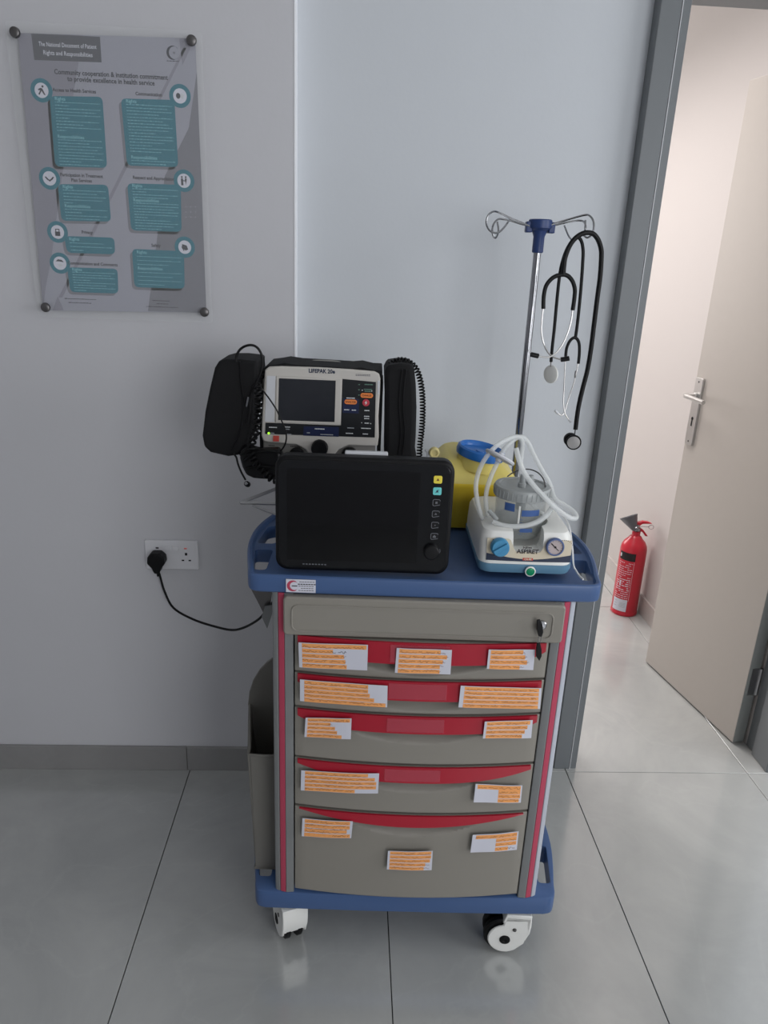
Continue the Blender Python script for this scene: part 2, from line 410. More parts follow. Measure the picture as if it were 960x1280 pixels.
# crescent emblem
cc = PP(216, 66)
n = 20; outer = [(cc.x+.014*cos(a), cc.z+.014*sin(a)) for a in [R(40+280*k/n) for k in range(n+1)]]
inner = [(cc.x+.004+.0125*cos(a), cc.z+.0125*sin(a)) for a in [R(320-280*k/n) for k in range(n+1)]]
inner = [(min(x, cc.x+.0105), z) for x, z in inner]
for k in range(n): flat(pr, [outer[k], outer[k+1], inner[n-k-1], inner[n-k]], pf(.0006), 7)
flat(pr, [(cc.x+.003+(.004 if k % 2 else .0017)*cos(R(36*k)), cc.z+(.004 if k % 2 else .0017)*sin(R(36*k))) for k in range(10)], pf(.0006), 2)
def dashes(x0, x1, z, h, mi, layer=6):
    x = x0
    while x < x1-.001:
        w_ = min(random.uniform(.0022, .0075), x1-x); h_ = h*random.uniform(.7, 1.15); flat(pr, [(x, z), (x+w_, z), (x+w_, z+h_), (x, z+h_)], pf(.0001*layer), mi); x += w_+.0017
c = PP(217, 77); dashes(c.x-.015, c.x+.014, c.z, .002, 7)
def section(head, hx_, hy, icon, quad, rows, kind):
    q = pquad(quad); flat(pr, [(x-.006, z-.006) for x, z in roundpoly(q, .012)], pf(.0001), 2); flat(pr, roundpoly(q, .012), pf(.0003), 4)
    for i_, t in enumerate(head): ptext(t, hx_, hy+i_*6.3, .0103, 7, .00025, narrow=.9)
    ic = PP(*icon)
    flat(pr, disc_pts(ic.x, ic.z, .0245), pf(.0004), 4); flat(pr, disc_pts(ic.x, ic.z, .0155), pf(.0005), 6)
    icon_draw(ic, kind)
    tl, tr, br, bl = q; H_ = tl[1]-bl[1]; nrow = len(rows)
    for i_, rr in enumerate(rows):
        f = (i_+.75)/(nrow+.6); xl = tl[0]+(bl[0]-tl[0])*f+.011; xr = tr[0]+(br[0]-tr[0])*f-.007; z = tl[1]-H_*f
        if isinstance(rr, str): put_text(pr, rr, .0098, lambda x, y, xl=xl, z=z: Vector((xl+x, PY-.0006, z+y)), 5, align='LEFT', bold=.0002)
        elif rr > 0: dashes(xl, xl+(xr-xl)*rr, z-.001, .0016, 5)
def roundpoly(q, r, n=4):
    out = []; L = len(q)
    for i in range(L):
        p = Vector(q[i]); a = Vector(q[i-1]); b = Vector(q[(i+1) % L]); A = p+(a-p).normalized()*r; Bq = p+(b-p).normalized()*r
        for k in range(n+1):
            t = k/n; out.append(tuple(A*(1-t)**2+p*2*t*(1-t)+Bq*t*t))
    return out
def icon_draw(c, kind):
    def s(pts, mi=7): flat(pr, [(c.x+x*.001, c.z+z*.001) for x, z in pts], pf(.0006), mi)
    if kind == 0: s(disc_pts(3, 8, 2.4, 10)); s([(-8, 2), (-2, 5), (2, 4), (8, -9), (5, -9), (0, -1), (-5, -9), (-8, -8), (-3, 0), (-7, 0)])
    elif kind == 1: s(disc_pts(-4, 0, 5, 14, 6)); s([(2, 6), (9, 2), (7, -6), (1, -4)], 8)
    elif kind == 2: s([(-11, 3), (-7, -2), (0, -7), (7, -2), (11, 3), (8, 4), (3, -1), (0, -3), (-3, -1), (-8, 4)]); s(disc_pts(0, 5, 2, 8), 8)
    elif kind == 3:
        for d in (-4.5, 4.5): s(disc_pts(d, 8, 2.2, 10)); s([(d-2.5, 5), (d+2.5, 5), (d*.6+1.2, -10), (d*1.2-1.5, -10)])
        s([(-3, 1), (3, 1), (3, -1), (-3, -1)])
    elif kind == 4: s([(-6, 1), (6, 1), (6, -9), (-6, -9)]); s([(-5, 1), (-5, 7), (5, 7), (5, 1), (3, 1), (3, 5), (-3, 5), (-3, 1)])
    elif kind == 5: s([(-6, 7), (5, 4), (8, -5), (2, -8), (-7, -1)]); s([(-8, 0), (-3, -9), (-1, -8), (-6, 2)])
    else: s([(-10, 4), (-4, 9), (5, 8), (10, 2), (6, 3), (-2, 4)]); s([(-5, -3), (4, -1), (6, -6), (-2, -9)], 8)
section(['Access to Health Services'], 93, 113.5, (52, 113), [(62, 120), (128, 121), (134, 210), (69, 208)], ['Rights', 1, .3, 1, .9, 1, .3, .95, .6, 1, .2, 0, 'Responsibilities', 1, .7, 1, .9, 1, .8, 1, .5, .9], 0)
section(['Communication'], 186, 118, (225, 120), [(151, 123), (218, 125), (223, 209), (159, 207)], ['Rights', 1, .9, 1, .7, 1, .8, .9, 1, .9, .6, 1, 1, .8, .5, 1, .7, 0, 'Responsibilities', 1, .8], 1)
section(['Participation in Treatment', 'Plan Services'], 102, 219.5, (62, 223), [(72, 230), (135, 231), (139, 277), (77, 276)], ['Rights', 1, .8, 1, .9, .2, 'Responsibilities', 1, .4, 1, .8], 2)
section(['Respect and Appreciation'], 192, 223, (230, 226), [(159, 229), (226, 231), (227, 290), (164, 288)], ['Rights', 1, .3, 1, .8, 'Responsibilities', 1, 1, .9, 1, 1, .3, .8, 1, .9, .6], 3)
section(['Privacy'], 109, 290.5, (72, 290), [(80, 295), (143, 297), (144, 318), (84, 316)], ['Rights', .8, 1, .3], 4)
section(['Safety'], 195, 307, (231, 309), [(165, 311), (230, 314), (231, 361), (168, 359)], ['Rights', 1, 1, .7, 'Responsibilities', 1, .8, 1, .6], 5)
section(['Communication and Comments'], 116, 330, (75, 329), [(84, 334), (147, 336), (148, 367), (88, 365)], ['Rights', 1, .9, 1, .4, 1, .8, 1, .3], 6)
for i in range(3):
    for j in range(3): c = PP(232.5+6*i, 258.5+6.5*j); flat(pr, disc_pts(c.x, c.z, .0009, 6), pf(.0006), 6)
for a, b, y in ((81, 120, 373.5), (86, 114, 378.5), (191, 212, 376), (196, 210, 380), (183, 223, 383.5)):
    p, q = PP(a, y), PP(b, y); dashes(p.x, q.x, p.z, .0018, 7)
obj('printed_sheet', pr, PRM, pl, smooth=0)
for px, py in ((21, 42), (240.5, 52), (59, 384), (256.5, 390)):
    p = PP(px, py)
    obj('standoff_bolt', LA([(.0045, .0), (.0045, .0207), (.0105, .0208), (.0115, .024), (.0105, .029), (.007, .031)], 20), 'dark_steel', pl, loc=(p.x, 0, p.z), rot=(pi/2, 0, 0))

# ================================================================== socket, plug, cable
so = empty('wall_socket', (-.4955, 0, .688), label='white double wall socket outlet with a black plug in its left side', cat='socket')
obj('faceplate', PR(rrect(-.073, .073, 0, .086, .004), 'y', -.010, 0), 'socket_white', so, bevel=.0015)
for cx_ in (-.038, .04):
    bm = bmesh.new(); 
    box(bm, cx_-.0032, cx_+.0032, -.0104, -.0099, .043, .051); box(bm, cx_-.013, cx_-.006, -.0104, -.0099, .026, .030); box(bm, cx_+.006, cx_+.013, -.0104, -.0099, .026, .030)
    obj('pin_holes', bm, 'dark_gap', so, smooth=0)
    obj('neon_window', B(cx_-.005, cx_+.003, -.0106, -.0099, .062, .066), 'neon' if cx_ > 0 else 'ink_dark', so, smooth=0)
for cx_ in (-.009, .012): obj('rocker_switch', B(cx_-.0085, cx_+.0085, -.0135, -.0095, .058, .071), 'socket_white', so, bevel=.001)
pg = empty('power_plug', (-.533, -.0102, .705), label='black three-pin plug with its lead drooping from socket to trolley', cat='plug')
bm = bmesh.new(); prism(bm, [(-.024, .012), (-.022, .03), (-.012, .042), (.012, .042), (.024, .03), (.025, .012), (.014, -.002), (.008, -.018), (-.006, -.018), (-.012, -.002)], 'y', -.034, 0)
obj('plug_body', bm, 'rubber', pg, bevel=.004, seg=3)
wp = [(197, 709, .018), (200, 720, .02), (206, 740, .03), (217, 760, .05), (241, 774, .09), (268, 783, .13), (290, 787.5, .17), (306, 784, .20), (322, 775, .24), (331, 766, .27), (338, 757, .30), (344, 748, .34)]
pts = [on_y(a, b, -d)-pg.location for a, b, d in wp]
obj('power_lead', T(pts, .0032, n=10), 'rubber', pg)
obj('cord_grip', T([(0.001, -.018, -.014), (.003, -.018, -.03)], .0055, n=10, sm=1), 'rubber', pg)

# ================================================================== the trolley (all in the cart's own axes: u right, v back, z up)
ct = empty('medical_trolley', CART.translation, YAW, label='grey emergency trolley with blue top and red-banded drawers on white castors', cat='trolley')
def side_curve():
    # right-hand outline from the front corner to the rear corner
    return [(.318, .001), (.336, .006), (.345, .022), (.349, .05), (.361, .11), (.369, .17), (.370, .23), (.364, .28), (.352, .33), (.333, .38), (.305, .42), (.27, .445), (.23, .455)]
def outline():
    Rr = [(p.x, p.y) for p in smoothpts([(a, b, 0) for a, b in side_curve()], 3)]
    Fr = [(.2, -.001), (.1, -.002), (0, -.002), (-.1, -.002), (-.2, -.001)]
    Lr = [(-x, y) for x, y in Rr]
    return Fr[::-1] + Rr + Lr[::-1]
def offset(pts, d):
    n = len(pts); out = []
    for i in range(n):
        a, b = Vector(pts[i-1]), Vector(pts[(i+1) % n]); t = (b-a).normalized(); out.append((pts[i][0]-t.y*d, pts[i][1]+t.x*d))
    return out
def slab(z0, z1, holes, lip, name, deck_drop):
    O = outline(); bm = bmesh.new()
    lv = [(offset(O, .006), z0), (offset(O, .001), z0+.004), (O, z0+.009), (O, z1-.006), (offset(O, .0015), z1-.002), (offset(O, .005), z1)]
    if deck_drop: lv += [(offset(O, .010), z1-.001), (offset(O, .013), z1-deck_drop)]
    rings = [[bm.verts.new((x, y, z)) for x, y in P] for P, z in lv]; n = len(O)
    for A, C in zip(rings, rings[1:]):
        for k in range(n): bm.faces.new((A[k], A[(k+1) % n], C[(k+1) % n], C[k]))
    bm.faces.new(rings[0][::-1]); bm.faces.new(rings[-1])
    bmesh.ops.recalc_face_normals(bm, faces=bm.faces)
    o = obj(name, bm, 'blue', ct)
    cut = []
    for h in holes:
        for s in (1, -1):
            P = [(s*x, y) for x, y in h]; cut.append(obj('cut', PR(P, 'z', z0-.05, z1+.05), 'blue', ct))
    boolean(o, cut); o.parent = ct
    return o
def rnd(q, r): return roundpoly(q, r, 5)
ZT = .952                       # deck of the top tray
top = slab(.923, .961, [rnd([(.313, .045), (.337, .045), (.351, .150), (.313, .150)], .010), rnd([(.313, .185), (.353, .185), (.344, .285), (.313, .305)], .010)], 0, 'top_tray', .009)
base = slab(.127, .178, [rnd([(.312, .045), (.340, .045), (.354, .16), (.312, .16)], .008), rnd([(.318, .2), (.353, .2), (.344, .285), (.318, .305)], .010)], 0, 'base_tray', 0)
# cabinet carcass, corner pillars with red inlay
bm = bmesh.new(); box(bm, -.291, .291, .028, .425, .178, .924)
obj('cabinet_body', bm, 'cart_grey', ct, bevel=.006)
for s in (-1, 1):
    P = [(s*a, b) for a, b in [(.2535, .004), (.270, .004), (.270, .045), (.2535, .045)]]
    obj('corner_pillar', PR([(s*a, b) for a, b in rnd([(.2545, .003), (.272, .001), (.272, .05), (.2545, .05)], .002)], 'z', .1781, .9235), 'pillar', ct)
    obj('red_inlay', PR([(s*a, b) for a, b in rnd([(.2723, .0018), (.2847, .0050), (.2847, .03), (.2723, .03)], .002)], 'z', .1781, .9235), 'red_stripe', ct)
    obj('pillar_edge', PR([(s*a, b) for a, b in rnd([(.285, .0045), (.297, .010), (.2985, .05), (.285, .05)], .004)], 'z', .1781, .9235), 'lit_edge' if s > 0 else 'pillar', ct)  # right edge coloured paler to mimic light from the doorway
def bow(u): return .019*(1-min(1, abs(u)/.252)**2)
# top panel with a raised rounded frame and the lock
bm = bmesh.new(); prism(bm, rrect(-.2725, .2725, .8405, .9225, .008), 'y', -.012, .03)
tp = obj('top_panel', bm, 'cart_grey', ct, bevel=.003)
ridge = [(x, -.0125, z) for x, z in rrect(-.256, .250, .851, .906, .013)]
bm = bmesh.new(); tube(bm, ridge, .0018, n=6, closed=True, sm=0); obj('panel_ridge', bm, 'cart_grey', tp)
lkp = cart_v(677, 781, -.013)
obj('lock_cylinder', LA([(.0095, 0), (.0095, .004), (.0075, .006)], 24), 'chrome', tp, loc=(lkp.x, -.0121, lkp.z), rot=(pi/2, 0, 0))
# drawers
DR = [(.836, .7545, .044, 0), (.7495, .673, .040, 0), (.668, .5505, .036, 0), (.5445, .4255, .034, 1), (.4195, .190, .024, 2)]
def redh(u, hc, kind):
    t = min(1, abs(u)/.246)
    if kind == 2: return hc*(1-t*t)
    return hc*(.42+.58*(1-t**6)) if kind == 0 else hc*(.25+.75*(1-t**3))
def drawer(zt, zb, hc, kind):
    HW = .2515; nu = 40; nz = 36 if zt-zb < .15 else 56
    def front(u, z):
        v = -bow(u); zr = zt-redh(u, hc, kind); a = .031*(1-(u/.155)**2)
        if a > 0:
            d = (zr-z)/a
            if -.6 <= d <= 1: v += .026*(1-max(0, d)**1.25)*min(1, (1-(u/.155)**2)*1.6)
        e = min(zt-z, z-zb, HW-abs(u)); 
        if e < .003: v += .0025*(1-e/.003)
        return v
    bm = bmesh.new(); zs = [zb+(zt-zb)*(k/nz) for k in range(nz+1)]; us = [-HW+2*HW*k/nu for k in range(nu+1)]
    G = [[bm.verts.new((u, front(u, z), z)) for u in us] for z in zs]
    for j in range(nz):
        for i in range(nu): bm.faces.new((G[j][i], G[j][i+1], G[j+1][i+1], G[j+1][i]))
    K = [[bm.verts.new((u, .026, z)) for u in us] for z in (zb, zt)]
    for i in range(nu):
        bm.faces.new((K[0][i], K[0][i+1], G[0][i+1], G[0][i])); bm.faces.new((G[nz][i], G[nz][i+1], K[1][i+1], K[1][i]))
    for side in (0, nu):
        bm.faces.new([G[j][side] for j in range(nz+1)] + [K[1][side], K[0][side]])
    bm.faces.new([K[0][i] for i in range(nu+1)] + [K[1][i] for i in range(nu, -1, -1)])
    bmesh.ops.recalc_face_normals(bm, faces=bm.faces)
    o = obj('drawer', bm, 'cart_grey', ct, smooth=30)
    # red translucent grip band
    bm = bmesh.new(); nu = 48; rows = 4; Wd = .2455 if kind < 2 else .242
    us = [-Wd+2*Wd*k/nu for k in range(nu+1)]
    def pt(u, f, back):
        h = max(.0012, redh(u, hc, kind)); z = zt+.0005-h*f
        v = -bow(u)-.0035-.006*f*(1-(u/.26)**2)
        return (u, v+(.0045 if back else 0), z)
    for back in (0, 1):
        pass
    A = [[bm.verts.new(pt(u, r_/rows, 0)) for u in us] for r_ in range(rows+1)]
    Bk = [[bm.verts.new(pt(u, r_/rows, 1)) for u in us] for r_ in range(rows+1)]
    for r_ in range(rows):
        for i in range(nu):
            bm.faces.new((A[r_][i], A[r_+1][i], A[r_+1][i+1], A[r_][i+1])); bm.faces.new((Bk[r_][i], Bk[r_][i+1], Bk[r_+1][i+1], Bk[r_+1][i]))
        for i in (0, nu): bm.faces.new((A[r_][i], Bk[r_][i], Bk[r_+1][i], A[r_+1][i]))
    for i in range(nu):
        bm.faces.new((A[0][i], A[0][i+1], Bk[0][i+1], Bk[0][i])); bm.faces.new((A[rows][i], Bk[rows][i], Bk[rows][i+1], A[rows][i+1]))
    bmesh.ops.recalc_face_normals(bm, faces=bm.faces)
    obj('grip_band', bm, 'red', o, smooth=40)
    if kind < 2:
        bm = bmesh.new(); us = [-.058+.116*k/8 for k in range(9)]; h = hc-.008
        a = [[bm.verts.new((u-.005, -bow(u)-.0048-.006*f*(h/hc)-.0008*b_, zt-.003-h*f)) for u in us] for b_ in (0, 1) for f in (0, 1)]
        for i in range(8):
            bm.faces.new((a[0][i], a[0][i+1], a[1][i+1], a[1][i])); bm.faces.new((a[2][i], a[3][i], a[3][i+1], a[2][i+1]))
            bm.faces.new((a[0][i], a[2][i], a[2][i+1], a[0][i+1])); bm.faces.new((a[1][i], a[1][i+1], a[3][i+1], a[3][i]))
        for i in (0, 8): bm.faces.new((a[0][i], a[1][i], a[3][i], a[2][i]))
        bmesh.ops.recalc_face_normals(bm, faces=bm.faces)
        obj('label_holder', bm, 'holder', o, smooth=0)
    return o
DW = [drawer(*d) for d in DR]
obj('drawer_gap_lining', B(-.2535, .2535, .022, .0278, .181, .84), 'dark_gap', ct, smooth=0)
def paper(dr, corners, lines, hl, dark=None, tape=True):
    """paper slip stuck on a drawer: corners TL TR BR BL; hl = list of (x0,x1,y0,y1) highlighted fractions; lines = (n, widthfraction)"""
    zt, zb, hc, kind = DR[dr]
    q = []
    for px, py in corners:
        u = 0
        for _ in range(4): p = cart_v(px, py, -bow(u)-.0128); u = p.x
        q.append((p.x, p.z))
    (a, b), (c, d), (e, f), (g, h) = q
    def fn(s, t, lay=0):
        u = (a*(1-s)+c*s)*(1-t)+(g*(1-s)+e*s)*t; z = (b*(1-s)+d*s)*(1-t)+(h*(1-s)+f*s)*t
        return Vector((u, -bow(u)-.0128-.0012*sin(s*7+dr)*.5-.0002*lay, z))
    bm = bmesh.new()
    def patch(s0, s1, t0, t1, lay, mi, n=8):
        for k in range(n):
            x0, x1 = s0+(s1-s0)*k/n, s0+(s1-s0)*(k+1)/n
            bm.faces.new([bm.verts.new(fn(*p, lay)) for p in ((x0, t0), (x0, t1), (x1, t1), (x1, t0))]).material_index = mi
    n = 10
    A = [[bm.verts.new(fn(k/n, t, l)) for k in range(n+1)] for t in (0, 1) for l in (0, -2)]
    for k in range(n):
        bm.faces.new((A[0][k], A[2][k], A[2][k+1], A[0][k+1])); bm.faces.new((A[1][k], A[1][k+1], A[3][k+1], A[3][k]))
        bm.faces.new((A[0][k], A[0][k+1], A[1][k+1], A[1][k])); bm.faces.new((A[2][k], A[3][k], A[3][k+1], A[2][k+1]))
    for x0, x1, y0, y1 in hl: patch(x0, x1, y0, y1, 1, 1)
    asp = abs(c-a)/max(1e-5, abs(b-h)); rr = random.Random(dr*17+int(corners[0][0]))
    nl = len(lines)
    for i, (x0, x1) in enumerate(lines):
        y = (i+.7)/(nl+.4); x = x0+.02; hgt = .5/nl
        while x < x1-.03:
            wl = rr.uniform(.10, .22)*3/asp; xe = min(x+wl, x1-.01); m_ = max(3, int((xe-x)*asp*nl*6)); prev = None
            wd = .0005
            for k in range(m_+1):
                s = x+(xe-x)*k/m_; t = y+hgt*(rr.uniform(-.5, .5) if k % 2 else rr.uniform(-.2, .6))
                if prev:
                    mi = 3 if dark and i == dark[0] and dark[1] < s < dark[2] else 2
                    p0, p1 = fn(*prev, 2), fn(s, t, 2); dd = (p1-p0); nn = Vector((-dd.z, 0, dd.x)); nn = nn.normalized()*(wd if mi == 2 else wd*1.5)/1.6
                    bm.faces.new([bm.verts.new(z) for z in (p0-nn, p1-nn, p1+nn, p0+nn)]).material_index = mi
                prev = (s, t)
            x = xe+.025*3/asp
    o = obj('paper_label', bm, ['paper', 'orange', 'ink', 'ink_dark'], DW[dr], smooth=0)
    return o
def rows(n, ws, x0=.05, gap=.1):
    return [(x0, w_, (i+.12)/n, (i+1-gap*.6)/n) for i, w_ in enumerate(ws)]
paper(0, [(373, 803), (460, 806), (459, 838), (374, 834)], [(.03, .98), (.03, .7), (.03, .7), (.03, .7), (.03, .7)], rows(5, [.98, .5, .66, .68, .7]), dark=(1, .48, .78))
paper(0, [(496, 810), (565, 812.5), (563, 843), (493.5, 841)], [(.05, .9), (.05, .95), (.05, .9), (.05, .9), (.05, .85)], rows(5, [.8, .92, .85, .8, .8]))
paper(0, [(611, 812), (669, 812), (666.5, 837.5), (608.5, 836)], [(.06, .8), (.06, .85), (.06, .9), (.06, .8)], rows(4, [.75, .8, .85, .7], gap=.05))
paper(1, [(375, 849), (484.5, 857), (484, 884), (375, 876)], [(.03, .78), (.03, .78), (.03, .8), (.03, .85), (.03, .95)], rows(5, [.78, .78, .8, .85, .98], gap=0))
paper(1, [(576, 857), (677, 860), (675, 886), (573, 884)], [(.05, .95)]*5, rows(5, [.97]*5, gap=.05))
paper(2, [(382, 897), (439.5, 898), (438.5, 924), (380.5, 921)], [(.05, .95), (.05, .6), (.05, .65), (.05, .7), (.05, .75)], rows(5, [.97, .55, .65, .7, .8]))
paper(2, [(606, 902), (666, 900), (664, 922.5), (603.5, 923)], [(.05, .9), (.05, .9), (.05, .85), (.05, .8)], rows(4, [.95, .9, .85, .8]))
paper(3, [(376.5, 963), (474, 967), (472.5, 992), (376, 988)], [(.03, .85), (.03, .95), (.03, .95), (.03, .95), (.03, .7)], rows(5, [.86, .95, .97, .97, .7], gap=.1))
paper(3, [(594.5, 980), (653, 982), (651, 1003.5), (592, 1003)], [(.05, .97), (.5, .97), (.5, .97), (.5, .97)], [(.05, .97, .03, .26), (.5, .97, .26, .5), (.5, .97, .52, .74), (.5, .95, .77, .97)])
paper(4, [(378, 1023), (441, 1027), (439, 1048), (377, 1045.5)], [(.05, .95), (.05, .95), (.05, .9), (.05, .9), (.6, .95)], rows(4, [.95, .95, .9, .97]))
paper(4, [(591, 1044), (648.5, 1039.5), (646, 1062.5), (588, 1066)], [(.05, .97), (.5, .97), (.5, .97), (.5, .97)], [(.08, .97, .04, .25), (.52, .97, .27, .46), (.52, .97, .5, .7), (.52, .8, .76, .96)])
paper(4, [(485, 1064), (541, 1064), (539.5, 1088), (483.5, 1087)], [(.05, .95)]*5, rows(5, [.97, .97, .95, .85, .82], gap=.1))
# maker's sticker on the front edge of the top tray
q = [cart_v(357.5, 733, -.0026), cart_v(394.5, 733.5, -.0026), cart_v(393.5, 747.5, -.0026), cart_v(357, 746.5, -.0026)]
x0, x1, z0, z1 = q[0].x, q[1].x, q[2].z, q[0].z
z1 = .9555; z0 = .9285
bm = bmesh.new(); box(bm, x0, x1, -.0027, -.0015, z0, z1)
def sf(l): return lambda x, z: Vector((x, -.0027-.0001*l, z))
zc = (z0+z1)/2; cx0 = x0+.013
oc = [(cx0+.0115*cos(R(60+240*k/14)), zc+.0115*sin(R(60+240*k/14))) for k in range(15)]
ic_ = [(cx0+.003+.0085*cos(R(50+260*k/14)), zc+.0085*sin(R(50+260*k/14))) for k in range(15)]
for k in range(14): flat(bm, [oc[k], oc[k+1], ic_[k+1], ic_[k]], sf(1), 1)
for i, (a, b) in enumerate(((.45, .9), (.4, .95), (.42, .9), (.5, .92), (.42, .9))):
    z = z1-.004-.0045*i; x = x0+(x1-x0)*a
    while x < x0+(x1-x0)*b: flat(bm, [(x, z), (x+.004, z), (x+.004, z-.0021 if i == 1 else z-.0012), (x, z-.0021 if i == 1 else z-.0012)], sf(1), 2); x += .005
flat(bm, [(cx0-.002, zc-.001), (cx0+.009, zc-.001), (cx0+.009, zc+.001), (cx0-.002, zc+.001)], sf(2), 2)
obj('maker_sticker', bm, ['paper', 'red_stripe', 'ink_dark'], ct, smooth=0)
# castors
def caster(u, v, rot):
    c = bpy.data.objects.new('caster', None); link(c, ct); c.location = (u, v, 0); c.rotation_euler = (0, 0, rot)
    # trailing direction is -x: wheel centre at x=-.03
    wx, r = -.028, .049
    Wm = Matrix.Translation((wx, 0, r+.0004))
    for s in (-1, 1):
        obj('wheel', LA([(r-.004, .006), (r, .009), (r, .019), (r-.004, .022), (.02, .0225)], 36), 'rubber', c, loc=(wx, 0, r+.0004), rot=(s*pi/2, 0, 0))
        prof = [(wx+.040*cos(a), r-.002+.040*sin(a)) for a in [R(x) for x in range(100, 331, 15)]] + [(wx+.045, r-.012), (.028, .085), (.029, .116), (-.029, .116), (-.034, .092)]
        bm = bmesh.new(); prism(bm, prof, 'y', s*.0235, s*.030); 
        obj('side_cover', bm, 'white_plastic', c, bevel=.003)
        obj('hub_cap', LA([(.0125, 0), (.0125, .0016), (.010, .0024), (.006, .0024), (.005, .0010)], 24), 'rubber', c, loc=(wx, s*.0301, r-.002), rot=(-s*pi/2, 0, 0))
        obj('axle_bolt', LA([(.0048, 0), (.0044, .002), (.002, .0024)], 16), 'dark_steel', c, loc=(wx+.020, s*.0301, .079), rot=(-s*pi/2, 0, 0))
    bm = bmesh.new(); prism(bm, [(.029, .112), (.029, .122), (-.029, .122), (-.036, .094), (-.03, .1), (.018, .104), (.021, .07), (.0155, .05), (.019, .045), (.028, .07), (.030, .09)], 'y', -.030, .030)
    obj('fork_crown', bm, 'white_plastic', c, bevel=.004)
    obj('swivel_stem', LA([(.023, .1205), (.023, .1235), (.014, .124), (.014, .1275)], 24), 'steel', c)
    return c
cs = [(.268, .033, R(-4)), (-.262, .033, R(-68)), (.25, .38, R(30)), (-.25, .38, R(100))]
c0 = caster(*cs[0])
for u, v, r_ in cs[1:]:
    c = link(c0.copy(), ct); c.location = (u, v, 0); c.rotation_euler = (0, 0, r_)
    for ch in list(c0.children):
        d = link(ch.copy(), c)
# waste bin hung on the left side
bm = bmesh.new()
arc = [(-.368, .56)]+[(-.370+.070*sin(R(a))**1.2, .60+.115*(1-cos(R(a)))) for a in range(0, 91, 15)]
arc = [(-.378, .47), (-.382, .50), (-.384, .535), (-.380, .57), (-.371, .60), (-.356, .628), (-.338, .650), (-.322, .664), (-.314, .69)]
back = [(-.302, .185), (-.358, .185)] + arc + [(-.302, .70)]
bw = empty('side_bin', W(-.3, .15, .182), YAW, label='dark grey open bin hanging on the left side of the trolley', cat='bin')
def bl(bm): bmesh.ops.translate(bm, vec=(.3, -.15, -.182), verts=bm.verts); return bm
bm = bmesh.new(); prism(bm, back, 'y', .200, .208); obj('back_panel', bl(bm), 'bin_grey', bw, bevel=.002)
bm = bmesh.new(); prism(bm, [(-.302, .185), (-.350, .185), (-.357, .50), (-.302, .50)], 'y', .060, .066)
obj('front_panel', bl(bm), 'bin_grey', bw, bevel=.002)
bm = bmesh.new(); prism(bm, [(.062, .500), (.200, .535), (.200, .19), (.062, .19)], 'x', -.006, 0)
for v_ in bm.verts: v_.co.x += -.345-.012*(v_.co.z-.19)/.33-.018*(v_.co.y-.06)/.14*(v_.co.z-.10)/.4
obj('outer_panel', bl(bm), 'bin_grey', bw, bevel=.0015)
bm = bmesh.new(); box(bm, -.3535, -.302, .06, .206, .182, .19); obj('bottom_panel', bl(bm), 'bin_grey', bw, bevel=.001)
bm = bmesh.new(); tube(bm, [(-.303, .060, .502), (-.3565, .061, .502), (-.3605, .08, .505), (-.379, .20, .535)], .0028, n=8, sm=2); obj('rim', bl(bm), 'bin_grey', bw)
bm = bmesh.new(); box(bm, -.302, -.2985, .10, .19, .60, .66); obj('mounting_strip', bl(bm), 'dark_steel', bw)
# folded bracket and paper strip under the left end of the top tray
def pz(pts, v): return [(p.x, p.z) for p in (cart_v(a, b, v) for a, b in pts)]
P = [(x, min(z, .9229)) for x, z in pz([(313, 735), (341, 735), (338, 756), (333, 772), (329, 766), (321, 750)], .12)]
obj('side_bracket', PR(P, 'y', .12, .124), 'dark_steel', ct)
obj('hanging_tag', PR(pz([(331, 758), (341, 756), (340, 768), (334, 786), (327, 771)], .11), 'y', .11, .1115), 'pillar', ct, smooth=0)

# ================================================================== keys
ky = empty('key_pair', W(lkp.x, -.0185, lkp.z), YAW, label='two black-headed keys hanging from the lock of the top panel', cat='keys')
def kp(px, py, v=-.024): p = cart_v(px, py, v); return Vector((p.x-lkp.x, v+.0185, p.z-lkp.z))
def khead(pts, name):
    bm = bmesh.new(); P = [kp(*p) for p in pts]; prism(bm, [(p.x, p.z) for p in P], 'y', -.0075, -.0035); return obj(name, bm, 'black', ky, bevel=.001)
khead([(671, 775), (675, 774), (678, 780), (679, 790), (677, 796), (673, 795), (671, 786)], 'key_head')
k2 = khead([(671, 804), (675, 803), (677, 812), (677, 820), (674, 826), (670, 820), (670, 812)], 'key_head')
obj('key_blade', T([(0, -.0055, 0), (0, .002, 0)], .0026, sm=0), 'chrome', ky)
a, b = kp(677, 794), kp(672, 804)
mid = (a+b)/2; bm = bmesh.new(); tube(bm, [(mid.x+.0055*cos(t)*.5, -.0055+.001*cos(t), mid.z+.0125*sin(t)) for t in [2*pi*k/16 for k in range(16)]], .0006, n=6, closed=True, sm=0)
obj('split_ring', bm, 'chrome', ky)

